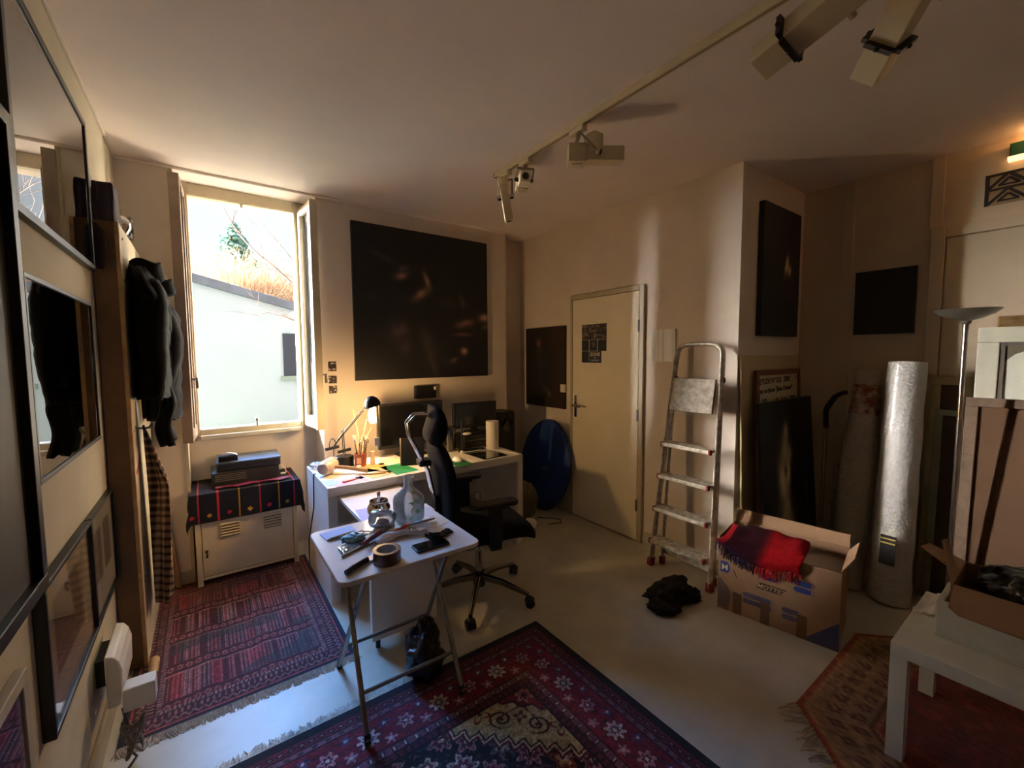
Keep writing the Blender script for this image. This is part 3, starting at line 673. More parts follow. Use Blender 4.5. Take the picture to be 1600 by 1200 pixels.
b = MB(CM); b.obox((-.02, 0, .385), (.24, .20, .06)); b.obox((-.16, 0, .42), (.16, .08, .06)); OB('mechanism', b, m_black, ch, bevel=.012)
b = MB(CM); b.cyl((0, 0, .28), (0, 0, .37), .014); b.cyl((0, 0, .16), (0, 0, .29), .026); OB('gas_lift', b, m_chrome, ch, smooth=40)
b = MB(CM); b.cyl((0, 0, .07), (0, 0, .165), .038, .032, 20); OB('hub', b, m_black, ch, smooth=40)
m_leg = MAT('dark_chrome', (120, 116, 112), .2, metal=1)
for k in range(5):
    a = math.radians(14+72*k); d = Vector((math.cos(a), math.sin(a), 0)); M_ = Matrix.Translation((1.33, 2.20, 0))
    b = MB(M_); b.tube([d*.02+Vector((0, 0, .125)), d*.15+Vector((0, 0, .115)), d*.33+Vector((0, 0, .072))], [.024, .020, .013], 12, rb=[.02, .017, .012])
    l_ = OB('base_leg', b, m_leg, ch, smooth=60)
    w_ = d*.335; sd = Vector((-math.sin(a+.5), math.cos(a+.5), 0)); b = MB(M_)
    for sg in (1, -1): b.cyl(w_+sd*(.004*sg)+Vector((0, 0, .028)), w_+sd*(.025*sg)+Vector((0, 0, .028)), .028, n=18)
    b.ell(w_+Vector((0, 0, .045)), (.03, .03, .018), 14, 8)
    OB('caster', b, m_black, l_, smooth=40)

# ------------------------------------------------------------------ step ladder leaning against the wall
lad = TH('step_ladder', 'paint-spattered aluminium folding step ladder leaning on the wall beside the door', 'step ladder', (2.56, 1.58, 0))
m_lad = MAT('spattered_aluminium', (218, 213, 200), .4, metal=.2, col2=(146, 138, 124), vs=26, var=1, detail=6)
m_step = MAT('worn_step', (206, 198, 180), .5, metal=.2, col2=(128, 114, 96), vs=30, var=1, detail=6)
m_redp = MAT('red_cap', (120, 26, 24), .5, var=.2)
LX = lambda z: 2.515+(2.69-2.515)*z/1.58
yl = lambda z: 1.80-.075*z/1.58*1.0; yr = lambda z: 1.362+.045*z/1.58
for sg, fy in ((0, yl), (1, yr)):
    b = MB(); b.tube([(LX(.03), fy(.03), .03), (LX(1.2), fy(1.2), 1.2), (LX(1.46), fy(1.46), 1.46)], .026, 12, rb=.013)
    r_ = OB('rail', b, m_lad, lad, smooth=40)
    OB('foot_cap', MB().obox((LX(.03), fy(.03), .028), (.05, .034, .056), roty(.11)), m_redp, r_, bevel=.004, label='dark red plastic foot')
b = MB(); pts = []
for i in range(13):
    a = PI*i/12; ym = (yl(1.5)+yr(1.5))/2; hw = (yl(1.46)-yr(1.46))/2
    q = math.copysign(abs(math.cos(a))**.45, math.cos(a)); pts.append((LX(1.46+.10*math.sin(a)**.6), ym+hw*q, 1.46+.105*math.sin(a)**.6))
b.tube(pts, .026, 12, rb=.013); OB('handle_bow', b, m_lad, lad, smooth=60)
for z in (.205, .43, .66, .882):
    y0, y1 = yr(z)+.008, yl(z)-.008
    b = MB(); b.obox((LX(z)-.022, (y0+y1)/2, z), (.105, y1-y0, .020)); b.obox((LX(z)-.074, (y0+y1)/2, z-.003), (.008, y1-y0, .026))
    s_ = OB('step', b, m_step, lad, bevel=.003)
    for y in (y0+.006, y1-.006): OB('step_cap', MB().obox((LX(z)-.064, y, z-.004), (.030, .014, .034)), m_redp, s_, bevel=.003)
b = MB(); y0, y1 = yr(1.24)+.02, yl(1.24)-.02; Rp = roty(-.10)
b.obox((LX(1.21)-.035, (y0+y1)/2, 1.225), (.022, y1-y0, .225), roty(.18)); pl_ = OB('top_platform', b, MAT('worn_platform', (150, 140, 124), .6, metal=.2, col2=(96, 84, 70), vs=24, var=1, detail=6), lad, bevel=.004)
OB('maker_label', MB().obox((LX(1.21)-.0475, (y0+y1)/2+.01, 1.21), (.002, .075, .042), roty(.18)), m_redp, pl_)
for fy, sg in ((yl, 1), (yr, -1)): OB('hinge_knob', MB().ell((LX(1.33)+.01, fy(1.33), 1.33), (.022, .02, .026), 14, 8), m_redp, lad, smooth=60)
for sg, y0, y1 in ((0, 1.765, 1.745), (1, 1.385, 1.405)):
    b = MB(); b.tube([(LX(0)+.085, y0, .03), (LX(1.33)+.022, y1, 1.33)], .014, 10, rb=.009); r_ = OB('rear_leg', b, m_lad, lad, smooth=40)
    OB('foot_cap', MB().obox((LX(0)+.086, y0, .026), (.04, .028, .052)), m_redp, r_, bevel=.004)
OB('brace', MB().obox((LX(.10)+.078, 1.575, .10), (.008, .36, .045)), m_lad, lad); OB('brace', MB().obox((LX(.6)+.05, 1.575, .62), (.006, .36, .02)), m_lad, lad)
# ------------------------------------------------------------------ locker with drape and printers
lx0, lx1, ly0, ly1, lz0, lz1 = -.10, .495, 3.34, 3.72, .045, .615
lk = TH('locker', 'low cream metal locker with louvres under the window', 'cabinet', (.2, 3.53, 0))
b = MB(); b.box(lx0, lx1, ly0+.02, ly1, lz0, lz1); b.box(lx0, lx0+.03, ly0, ly0+.02, lz0-.0, lz1); b.box(lx1-.03, lx1, ly0, ly0+.02, lz0, lz1); b.box(lx0+.03, lx1-.03, ly0, ly0+.02, lz1-.03, lz1); b.box(lx0+.03, lx1-.03, ly0, ly0+.02, lz0, lz0+.02)
OB('body', b, m_cream, lk, bevel=.004)
dr_ = OB('door', MB().box(lx0+.034, lx1-.034, ly0+.002, ly0+.02, lz0+.024, lz1-.034), m_cream, lk, bevel=.002)
for x in (.09, .335):
    b = MB()
    for i in range(5):
        b.add([(x-.055, ly0+.002, .395-i*.019), (x+.055, ly0+.002, .395-i*.019), (x+.055, ly0+.002, .405-i*.019), (x-.055, ly0+.002, .405-i*.019), (x-.055, ly0-.012, .393-i*.019), (x+.055, ly0-.012, .393-i*.019)], [(4, 5, 2, 3), (0, 1, 5, 4), (0, 4, 3), (1, 2, 5)])
    OB('louvre', b, m_cream, dr_)
    b = MB()
    for i in range(5): b.box(x-.054, x+.054, ly0-.0095, ly0+.001, .387-i*.019, .3925-i*.019)
    o = OB('louvre_slot', b, MAT('slot_shadow', (40, 34, 28), .9) if 'slot_shadow' not in bpy.data.materials else bpy.data.materials['slot_shadow'], dr_)
b = MB(); b.cyl((lx0+.055, ly0+.002, .235), (lx0+.055, ly0-.012, .235), .009); b.tube([(lx0+.055, ly0-.012, .235), (lx0+.06, ly0-.014, .215), (lx0+.05, ly0-.014, .20)], .004, 6); b.box(lx0+.05, lx0+.062, ly0, ly0+.003, .19, .215)
OB('lock', b, MAT('dark_brass', (84, 70, 52), .4, metal=.6), dr_, smooth=50)
for x in (lx0, lx1-.03):
    for y in (ly0, ly1-.03): OB('leg', MB().box(x, x+.03, y, y+.03, .0095, lz0), m_cream, lk)
# woven cloth
def drape(x0, x1, y0, y1, zt, l, r, f, st, colf, wav=.012, seed=0):
    xs = np.arange(x0-l, x1+r+1e-6, st); ys = np.arange(y0-f, y1+1e-6, st); P = []; C_ = []
    for y in ys:
        row = []
        for x in xs:
            dx = max(x0-x, x-x1, 0); dy = max(y0-y, 0); X = min(max(x, x0), x1); Y = max(y, y0); sx = -1 if x < x0 else 1
            fold = mnoise.noise(Vector((x*9, y*9, seed)))
            dn = max(dx, dy)+.35*min(dx, dy)
            out = .006+.10*min(dx, dy)
            X += sx*(min(dx, .010)+(.03*dx+out if dx > 0 else 0)+(wav*fold*min(1, dx*12)))
            Y -= min(dy, .010)+(.02*dy+out*.6 if dy > 0 else 0)+wav*fold*min(1, dy*12)*(.8)
            Z = zt+.004 - max(0, dn-.008) + (.003*fold if dn == 0 else 0)
            if Y > 3.43: X = max(X, -.109)
            row.append(Vector((X, Y, Z))); C_.append(colf(x, y, dx, dy))
        P.append(row)
    b = MB(); b.grid(P); b.col = lin(np.array(C_)); return b
def cloth_col(x, y, dx, dy):
    c = (20, 22, 34)
    for sx, col in ((-.075, (196, 50, 70)), (.03, (190, 44, 60)), (.145, (206, 150, 50)), (.265, (198, 46, 66)), (.38, (206, 150, 50)), (.475, (196, 50, 70))):
        if abs(x-sx) < .0045: c = col
    for i, (sx, col) in enumerate(((-.02, (200, 150, 60)), (.09, (190, 44, 60)), (.205, (206, 160, 60)), (.32, (190, 44, 60)), (.43, (180, 150, 60)), (-.11, (190, 44, 60)))):
        if abs(x-sx)+abs(y-(ly0-.155)) < .016: c = col
        if abs(x-sx)+abs(y-(ly0+.06)) < .010: c = (150, 40, 60)
    if dx > .12 or dy > .19: c = (14, 14, 24)
    return c
b = drape(lx0-.004, lx1+.004, ly0-.004, ly1, lz1, .17, .16, .195, .006, cloth_col, seed=3)
T1('tablecloth', 'black woven cloth with red and yellow stripes draped over the low cream locker', 'cloth', b, MAT('woven_cloth', None, .9, attr=True, var=.15, vs=60, bump=.3, bs=500), smooth=60, solid=.003, solid_off=1)
# ------------------------------------------------------------------ paintings and pictures
def canvas(name, label, cat, M, w, h, fn, nu=90, nv=90, depth=.025, group=None, edge=None):   # M: x right, y up, z out of the wall, origin bottom left at the back
    t = TH(name, label, cat, M @ Vector((w/2, 0, 0)), group)
    OB('stretcher_frame', MB(M).box(0, w, 0, h, 0, depth-.001), edge or m_frameblk, t)
    b = MB(); art(b, nu, nv, fn, M @ Vector((0, 0, depth)), (M.to_3x3() @ Vector((1, 0, 0)))*w, (M.to_3x3() @ Vector((0, 1, 0)))*h)
    OB('painted_face', b, m_art, t); return t
def base(u, c): return np.zeros(u.shape+(3,))+np.array(c, float)
def big(u, v):
    c = base(u, (19, 17, 20))
    n = vnoise(u*6, v*6, 2)*.6+vnoise(u*14, v*14, 3)*.4
    c += (n-.5)[..., None]*np.array((7, 6, 5))
    for cx, cy, sx, sy, ro, col, k in ((.32, .69, .05, .025, .3, (150, 104, 84), .9), (.33, .74, .05, .02, .2, (110, 86, 78), .6), (.20, .80, .12, .02, -.35, (80, 66, 60), .5), (.50, .68, .02, .06, .35, (150, 112, 92), .9), (.46, .58, .07, .03, .6, (140, 100, 78), .9),
        (.78, .55, .025, .05, .4, (96, 72, 58), .8), (.97, .44, .045, .03, .0, (210, 160, 140), .95), (.98, .37, .03, .02, .2, (150, 120, 90), .8), (.80, .39, .09, .03, .2, (150, 100, 86), .8), (.78, .31, .09, .015, 0, (110, 72, 62), .7), (.79, .19, .03, .028, 0, (200, 150, 130), .95), (.70, .12, .04, .02, .3, (120, 90, 80), .7),
        (.30, .33, .07, .06, .6, (84, 62, 70), .7), (.34, .22, .05, .06, .5, (70, 56, 62), .7), (.50, .26, .05, .13, .35, (62, 52, 46), .6), (.53, .12, .03, .12, .3, (70, 60, 50), .6), (.66, .53, .06, .03, 0, (64, 46, 38), .5), (.12, .54, .05, .025, 0, (60, 46, 42), .5)):
        m = G(u, v, cx, cy, sx, sy, ro)*k*1.25*(.6+.6*vnoise(u*22+cx*9, v*22, 5)); c = mixc(c, col, m)
    return c
canvas('painting', 'huge square near-black painting with faint pale smears hung above the desk', 'painting', frame((.961, YW-.0006, 1.305), (1, 0, 0), (0, 0, 1)), 1.238, 1.242, big, 130, 130, .03)
def portr(u, v):
    c = base(u, (30, 19, 18)); c = mixc(c, (52, 24, 22), .6*sstep(u, .4, .9))
    c = mixc(c, (22, 24, 30), G(u, v, .42, .42, .24, .34)); c = mixc(c, (150, 92, 70), G(u, v, .35, .80, .06, .055)); c = mixc(c, (60, 50, 46), G(u, v, .36, .72, .07, .05))
    c = mixc(c, (76, 70, 72), G(u, v, .55, .22, .1, .03, -.5)*.8); c = mixc(c, (50, 52, 62), G(u, v, .40, .52, .04, .2)*.7); c = mixc(c, (120, 90, 76), G(u, v, .62, .16, .035, .03)*.8)
    return c + (vnoise(u*20, v*26, 2)-.5)[..., None]*8
canvas('painting', 'dark portrait painting of a standing bearded figure hung left of the door', 'painting', frame((XD-.0006, 3.527, .985), (0, -1, 0), (0, 0, 1)), .594, .785, portr, 60, 80, .022)
def pierp(u, v):
    c = base(u, (16, 14, 18)); m = G(u, v, .62, .57, .10, .045, 1.1)+G(u, v, .70, .53, .06, .05); c = mixc(c, (226, 196, 158), m*(.6+.7*vnoise(u*16, v*24, 1)))
    return c + (vnoise(u*12, v*16, 2)-.5)[..., None]*4
canvas('painting', 'tall narrow black painting with a small pale smudge hung high on the pier', 'painting', frame((2.985, YP-.0006, 1.62), (1, 0, 0), (0, 0, 1)), .572, .872, pierp, 60, 80, .035)
def sqp(u, v):
    c = base(u, (13, 11, 14)); c = mixc(c, (60, 34, 28), G(u, v, .5, .6, .07, .05)*.7); c = mixc(c, (50, 36, 38), G(u, v, .42, .1, .1, .02)*.6); return c + (vnoise(u*12, v*12, 2)-.5)[..., None]*4
canvas('painting', 'small square black painting alone on the alcove wall', 'painting', frame((XA-.0006, 1.012, 1.625), (0, -1, 0), (0, 0, 1)), .312, .425, sqp, 50, 50, .025)
def panelp(u, v):
    s = np.modf(u*7.3)[0]; c = base(u, (238, 241, 241)); c = mixc(c, (196, 204, 208), (np.abs(vnoise(u*26, v*0+1, 3)-.5) > .22)*.7); c = mixc(c, (250, 251, 251), (u > .55)*(u < .9)*.7)
    return c
t_ = canvas('painting', 'small pale blue-grey striped panel hung between the door and the ladder', 'painting', frame((XD-.0006, 1.982, 1.445), (0, -1, 0), (0, 0, 1)), .192, .235, panelp, 50, 30, .018, edge=m_paper)
# prints on the door
def dp(fn, y0, y1, z0, z1, nm, lab, cat, org=XD-.0235, grp='dark prints taped to the door'):
    b = MB(); art(b, 40, 40, fn, (org, y0, z0), (0, y1-y0, 0), (0, 0, z1-z0)); return T1(nm, lab, cat, b, m_art, grp, solid=.0008, solid_off=-1)
def coll(u, v):
    c = base(u, (62, 54, 52)); n = vnoise(u*9, v*7, 7)*.6+vnoise(u*22, v*18, 8)*.4; c = mixc(c, (128, 118, 112), sstep(n, .5, .8)); c = mixc(c, (34, 28, 30), sstep(.45-n, 0, .2)); c = mixc(c, (180, 100, 60), G(u, v, .05, .25, .07, .05)); return c
def dk(cx, cy, col, k): return lambda u, v: mixc(base(u, (24, 26, 30)), col, G(u, v, cx, cy, .2, .25)*k)
dp(coll, 2.711, 2.425, 1.628, 1.762, 'poster', 'wide grey collage print at the top of the door posters', 'poster')
dp(dk(.3, .5, (30, 50, 56), .5), 2.712, 2.626, 1.532, 1.626, 'print', 'dark greenish print on the door, left of the pale face print', 'print')
dp(dk(.55, .6, (150, 126, 112), .8), 2.620, 2.530, 1.532, 1.626, 'print', 'dark print with a pale round face in the middle of the door posters', 'print')
dp(dk(.5, .5, (40, 36, 44), .6), 2.524, 2.425, 1.530, 1.626, 'print', 'plain black print at the right end of the door poster row', 'print')
dp(dk(.5, .6, (40, 32, 26), .6), 2.712, 2.628, 1.428, 1.529, 'print', 'black print at the bottom left of the door posters', 'print')
b = MB(); b.box(XD-.0245, XD-.0225, 2.482, 2.624, 1.428, 1.529)
sg = T1('sign', 'small navy sign reading ZONE at the bottom right of the door posters', 'sign', b, MAT('navy_sign', (44, 50, 70), .5))
b = MB(); Ms = frame((XD-.0246, 2.553, 1.488), (0, -1, 0), (0, 0, 1)); txt(b, 'ZONE', .042, Ms, shear=0, bold=.0008)
b2 = MB(); txt(b2, 'DE', .018, frame((XD-.0246, 2.553, 1.465), (0, -1, 0), (0, 0, 1)), bold=.0004); txt(b2, 'GRATUITE', .020, frame((XD-.0246, 2.553, 1.442), (0, -1, 0), (0, 0, 1)), bold=.0004)
OB('headline', b, MAT('sign_yellow', (214, 206, 160), .6), sg); OB('small_print', b2, MAT('sign_pale', (170, 176, 180), .6), sg)
# three little photos by the window
for i, (z, lab) in enumerate(((1.385, 'topmost of the three tiny dark photos in a column right of the window'), (1.29, 'middle one of the three tiny dark photos in a column right of the window'), (1.213, 'lowest of the three tiny dark photos in a column right of the window'))):
    b = MB(); art(b, 20, 20, (lambda s: lambda u, v: mixc(base(u, (32, 20, 24)), (190, 176, 170), sstep(vnoise(u*5+s, v*5, s), .62, .8)))(i*3+1), (.765, YW-.0015, z), (.06, 0, 0), (0, 0, .06 if i else .075))
    T1('picture', lab, 'photo', b, m_art, 'tiny photos beside the window', solid=.001, solid_off=-1)
# left wall: framed pictures under glass
def framed(label, y0, y1, z0, z1, fw, d, fm, fn, mat_w=0, group='framed pictures on the left wall', tilt=0, glaz=True, gm=None):
    M = frame((XL+.001, y0, z0), (0, 1, 0), (0, 0, 1))                # x to the window, y up, z into the room
    w, h = y1-y0, z1-z0
    t = TH('picture', label, 'picture', M @ Vector((w/2, 0, 0)), group)
    b = MB(M); b.box(0, w, 0, fw, 0, d); b.box(0, w, h-fw, h, 0, d); b.box(0, fw, fw, h-fw, 0, d); b.box(w-fw, w, fw, h-fw, 0, d)
    OB('frame', b, fm, t, bevel=.002)
    b = MB(); art(b, 60, 60, fn, M @ Vector((fw, fw, d*.45)), Vector((0, 1, 0))*(w-2*fw), Vector((0, 0, 1))*(h-2*fw)); OB('print', b, m_art, t)
    if glaz: OB('glazing', MB(M).box(fw, w-fw, fw, h-fw, d*.7, d*.7+.002), gm or m_glaz, t)
    return t
m_silver = MAT('silver_frame', (120, 122, 124), .3, metal=.7)
def matted(bg, inner, x0=.22, x1=.8, y0=.22, y1=.8, s=0):
    def f(u, v):
        c = base(u, bg); q = (u > x0)*(u < x1)*(v > y0)*(v < y1); n = vnoise(u*8+s, v*8, s); c = mixc(c, inner, q*(.75+.25*n)); c = mixc(c, (150, 130, 110), (q*(n > .7))*.35)
        q2 = (u > x0-.02)*(u < x1+.02)*(v > y0-.02)*(v < y1+.02); return mixc(c, (176, 166, 150), (q2 > q)*.8)
    return f
framed('very large black-framed dark picture cut off by the left edge of the photo', .62, 1.552, .918, 2.08, .035, .035, m_frameblk, lambda u, v: base(u, (38, 37, 37))+(vnoise(u*40, v*40)-.5)[..., None]*6, glaz=False)
framed('highest picture on the left wall, black frame with glass reflecting the window', 1.607, 2.555, 1.872, 2.49, .024, .022, m_frameblk, lambda u, v: base(u, (52, 50, 46)))
framed('picture with green-grey glass in a thin dark frame below the highest one', 1.612, 2.42, 1.165, 1.722, .014, .022, m_frameblk, lambda u, v: base(u, (62, 70, 62)))
framed('black-framed picture with a pale mount, low on the wall behind the white heater', 1.552, 2.118, .50, .912, .014, .026, m_frameblk, matted((206, 190, 166), (130, 104, 80), .2, .8, .25, .8, 2), gm=m_glaz2)
framed('small black-framed picture with two brown images beside the coat rack', 2.135, 2.60, .49, .91, .012, .022, m_frameblk, lambda u, v: mixc(mixc(matted((190, 180, 164), (92, 74, 62), .15, .85, .3, .8, 4)(u, v), (190, 180, 164), (np.abs(u-.5) < .05)), (150, 60, 50), .0*u), gm=m_glaz2)
framed('pale framed dark red picture lowest at the bottom left corner', .86, 1.415, .24, .79, .03, .02, MAT('pale_frame', (176, 168, 154), .5), matted((190, 182, 168), (74, 34, 38), .12, .88, .1, .9, 6))

# ------------------------------------------------------------------ coat rack with coats
RKX = -.288
rk = TH('coat_rack', 'tall wooden coat rack board standing against the left wall by the window', 'coat rack', (-.335, 3.0, 0))
m_brown = MAT('brown_board', (122, 92, 62), .7, var=.25, vs=5)
m_pale = MAT('pale_board', (226, 214, 186), .6, var=.15, vs=8)
OB('side_board', MB().box(XL+.004, RKX-.002, 2.63, 2.648, .0095, 2.11), m_brown, rk)
OB('edge_strip', MB().box(RKX-.014, RKX, 2.622, 2.650, .0095, 2.11), m_wood, rk)
OB('front_panel', MB().box(RKX-.014, RKX, 2.650, 3.40, .0095, 2.11), m_pale, rk)
OB('side_board', MB().box(XL+.004, RKX-.014, 3.384, 3.40, .0095, 2.11), m_brown, rk)
OB('shelf', MB().box(XL+.004, RKX-.014, 2.648, 3.384, 2.085, 2.11), m_pale, rk)
b = MB(); rng = random.Random(4)
for z in (2.05, 1.86, 1.15, .95, .40):
    for y in (2.70, 2.735): b.cyl((RKX, y, z+.01*(y > 2.72)), (RKX+.0015, y, z+.01*(y > 2.72)), .006, n=8)
o = OB('bolt_hole', b, m_black, rk); o['kind'] = 'stuff'
b = MB(); b.add([(RKX+.001, 2.66, .93), (RKX+.001, 2.86, .99), (RKX+.001, 2.86, 1.015), (RKX+.001, 2.66, .955)], [(0, 1, 2, 3)]); OB('tape', b, MAT('red_tape', (190, 60, 56), .6), rk, label='red tape stripe')
for y, z in ((2.86, 1.93), (3.14, 1.90), (2.84, 1.14)):
    b = MB(); b.tube([(RKX, y, z), (RKX+.04, y, z), (RKX+.055, y, z+.02)], .006, 8); OB('hook', b, m_steel, rk, smooth=60)
def puffer(label, yc, z1, ln, xw, hw, seed, grp='coats on the rack', mt=None, open_=True):
    t = TH('jacket', label, 'jacket', (RKX+xw, yc, z1-ln), grp)
    mt = mt or m_blackcoat; x0 = RKX+.006; n = 56; P = []; m_ = 44
    for i in range(m_):
        f = i/(m_-1); z = z1-.05-(ln-.05)*f
        w = hw*(.45+.62*min(1, f*5)**.6)*(1+.05*math.sin(f*9)); d = xw*(.55+.50*min(1, f*4))*(1-.10*f)
        q = 1+.10*abs(math.sin(f*PI*6.5))**.6
        row = []
        for j in range(n):
            a = 2*PI*j/n; ca, sa = math.cos(a), math.sin(a)
            r_ = 1+.10*mnoise.noise(Vector((ca*2+seed, sa*2, f*5)))+.06*mnoise.noise(Vector((ca*5, sa*5+seed, f*11)))
            row.append(Vector((x0+d/2+math.copysign(abs(ca)**.75, ca)*d/2*(q*r_ if ca > 0 else 1), yc+sa*w*q*r_, z+.012*mnoise.noise(Vector((ca*4, sa*4, seed))))))
        P.append(row)
    b = MB(); b.grid(P, closed=True); b.f.append(tuple(range(n))); b.mi.append(0); b.f.append(tuple(range((m_-1)*n, m_*n))[::-1]); b.mi.append(0)
    OB('body', b, mt, t, smooth=180)
    for sgn in (1, -1):
        b = MB(); pts = []; rs = []
        for i in range(20):
            f = i/19; pts.append((x0+xw*(.55+.12*math.sin(f*3))+.012*math.sin(f*8+seed), yc+sgn*hw*(.62+.40*min(1, f*2.4)), z1-.13-ln*.82*f)); rs.append((.030+.038*math.sin(min(1, f*1.2)*PI*.9+.15))*(1+.08*abs(math.sin(f*22)))*(1-.25*f))
        b.tube(pts, rs, 18); OB('sleeve', b, mt, t, smooth=180)
    b = MB(); P = []
    for i in range(8):
        f = i/7; row = []
        for j in range(25):
            a = PI*1.7*(j/24)-PI*.85+PI; row.append(Vector((x0+xw*.45+xw*.42*(1+.25*f)*math.cos(a)*-1, yc+hw*.42*(1+.15*f)*math.sin(a), z1-.11+.085*(1-f)+.008*math.sin(j*.7))))
        P.append(row)
    b.grid(P); OB('collar', b, mt, t, smooth=180, solid=.014, solid_off=0)
    return t
puffer('black quilted puffer jacket hanging nearest on the coat rack', 2.83, 2.0, .70, .135, .16, 1)
puffer('second dark jacket hanging behind the puffer, nearer the window', 3.17, 1.97, .82, .165, .13, 5, mt=MAT('dark_blue_nylon', (12, 12, 18), .75, spec=.12, var=.25, vs=10, bump=.2, bs=40))
b = MB(); P = []
for i in range(24):
    f = i/23; row = []
    for j in range(14):
        g = j/13; row.append(Vector((RKX+.11+.02*math.sin(g*9+f*2)+.012*math.sin(f*7), 2.86+(.05+.07*f)*(g-.5)*2+.01*math.sin(f*5), 1.33-.28*f+.012*math.sin(g*12))))
    P.append(row)
b.grid(P); b.tube([(RKX+.012, 2.85, 1.40), (RKX+.06, 2.855, 1.36), (RKX+.10, 2.86, 1.33)], .02, 8)
T1('hanging_trousers', 'dark frayed trouser leg hanging out below the jackets', 'trousers', b, m_blackcoat, smooth=180, solid=.03, solid_off=0)
def houndcol(u, v):
    c = base(u, (196, 170, 142)); a = np.modf(u*7)[0] < .5; d = np.modf(v*24)[0] < .5; c = mixc(c, (44, 32, 28), a*d); c = mixc(c, (108, 80, 62), (a ^ d)*.75); return mixc(c, (226, 216, 200), (u > .93))
b = MB(); nu, nv = 44, 120; u, v = np.meshgrid(np.linspace(0, 1, nu), np.linspace(0, 1, nv)); P = []
for i in range(nv):
    f = i/(nv-1); row = []
    for j in range(nu):
        g = j/(nu-1); w = .025+.105*min(1, f*1.5)**.8+.02*f
        row.append(Vector((RKX+.020+.05*min(1, f*3)+(.032*math.sin(g*10+f*2.2)+.012*math.sin(g*23+f*4))*min(1, f*3), 2.83+(g-.5)*2*w+.02*f, 1.155-.90*f-.05*(g)*f)))
    P.append(row)
b.grid(P); b.col = lin(houndcol(u, v)).reshape(-1, 3)
sc = TH('scarf', 'brown and cream checked scarf hanging from the coat rack down to the floor', 'scarf', (RKX+.06, 2.84, .2))
OB('cloth', b, MAT('wool_check', None, .95, attr=True, bump=.4, bs=300), sc, smooth=180, solid=.006, solid_off=0)
b = MB(); rng = random.Random(8)
for i in range(90):
    p = P[int(rng.uniform(20, nv-1))][nu-1]; q = p+Vector((.012, .012+.02*rng.random(), -.03-.02*rng.random())); b.tube([p, q], [.003, .0015], 4)
o = OB('fringe', b, MAT('cream_wool', (224, 214, 198), .95), sc); o['kind'] = 'stuff'
b = MB(); P = []; nn = 40
for i in range(18):
    f = i/17; row = []
    for j in range(nn):
        a = 2*PI*j/nn; ca, sa = math.cos(a), math.sin(a); x = math.copysign(abs(ca)**.55, ca)*.043*(1-.12*f); y = math.copysign(abs(sa)**.5, sa)*(.088-.014*f)
        k = 1+.10*mnoise.noise(Vector((ca*2.5, sa*2.5, f*2)))+.05*math.sin(a*7+f)
        row.append(Vector((-.337+x*k, 2.735+y*k, 2.112+.175*f+.012*mnoise.noise(Vector((ca*2, sa*2, 3)))*f)))
    P.append(row)
b.grid(P, closed=True); b.f.append(tuple(range(nn))[::-1]); b.mi.append(0); b.f.append(tuple(range(17*nn, 18*nn))); b.mi.append(0)
T1('velvet_bag', 'dark purple folded velvet bag on top of the coat rack', 'bag', b, MAT('purple_felt', (40, 22, 44), .85, var=.3, sheen=.3), smooth=50)
b = MB(); b.lathe([(0, 0), (.035, .0), (.05, .03), (.05, .055), (.038, .08), (0, .088)], (-.315, 2.865, 2.11), 20)
T1('metal_pot', 'small shiny metal pot on top of the coat rack beside the purple bag', 'pot', b, m_chrome, smooth=60)
b = MB()
for k in range(4):
    pts = [(-.30+.02*math.sin(k), 2.98+.045*math.cos(a)+.02*k, 2.17+.055*math.sin(a)+.002*k) for a in np.linspace(0, 2*PI, 20)]; b.tube(pts, .0045, 6)
b.ell((-.30, 3.0, 2.135), (.025, .05, .026), 12, 8)
T1('cable_coil', 'coil of black cable lying on the far end of the coat rack top', 'cable', b, m_black, smooth=60)
b = MB(); b.ell((-.352, 2.600, 1.985), (.026, .022, .095), 18, 14, amp=.14, fr=2, seed=3); b.tube([(XL+.002, 2.60, 2.09), (-.36, 2.60, 2.085), (-.353, 2.60, 2.06)], .005, 6)
T1('fabric_pouch', 'dark pouch hanging on the wall at the near side of the coat rack top', 'pouch', b, MAT('dark_felt', (40, 30, 36), .9, var=.3), smooth=180)

# ------------------------------------------------------------------ low left corner: heater, box, cables
b = MB(frame((0, 0, 0), (1, 0, 0), (0, 0, 1))); prof = [(-.348, .205), (-.312, .205), (-.303, .24), (-.300, .34), (-.308, .375), (-.322, .398), (-.348, .405)]
b.prism(prof, -2.33, -2.07)
ht = TH('wall_heater', 'white plastic box with curved top mounted low on the left wall', 'heater', (-.34, 2.2, .2))
OB('casing', b, m_white, ht, bevel=.006, seg=3)
OB('back_plate', MB().box(XL+.0005, -.348, 2.14, 2.29, .26, .36), m_black, ht)
b = MB(); b.box(-.296, -.204, 2.0, 2.068, .215, .30)
T1('junction_box', 'small white box sticking out in front of the curved white wall box', 'box', b, m_white, bevel=.004)
b = MB(); rng = random.Random(2)
for k in range(4):
    r = .045+.012*rng.random(); cx, cy = -.285+.02*rng.random(), 2.0+.03*rng.random()
    b.tube([(cx+r*.5*math.cos(a), cy+r*.8*math.sin(a), .115+r*1.25*math.cos(a*1.0+k)+.0) for a in np.linspace(0, 2*PI, 24)], .0055, 7)
b.tube([(-.30, 2.03, .22), (-.29, 2.02, .17), (-.285, 2.01, .13)], .0055, 7); b.tube([(-.29, 2.0, .08), (-.27, 2.02, .022), (-.31, 1.95, .006), (-.345, 1.80, .006)], .0055, 7)
T1('cable_bundle', 'looped grey cable hanging under the white box by the rug corner', 'cable', b, MAT('grey_cable', (120, 112, 104), .5), smooth=60)
b = MB(); b.box(XL+.0145, XL+.07, 1.62, 1.80, .0, .11); T1('socket_block', 'white multi-socket block on the floor below the heater', 'socket', b, m_white, bevel=.006)
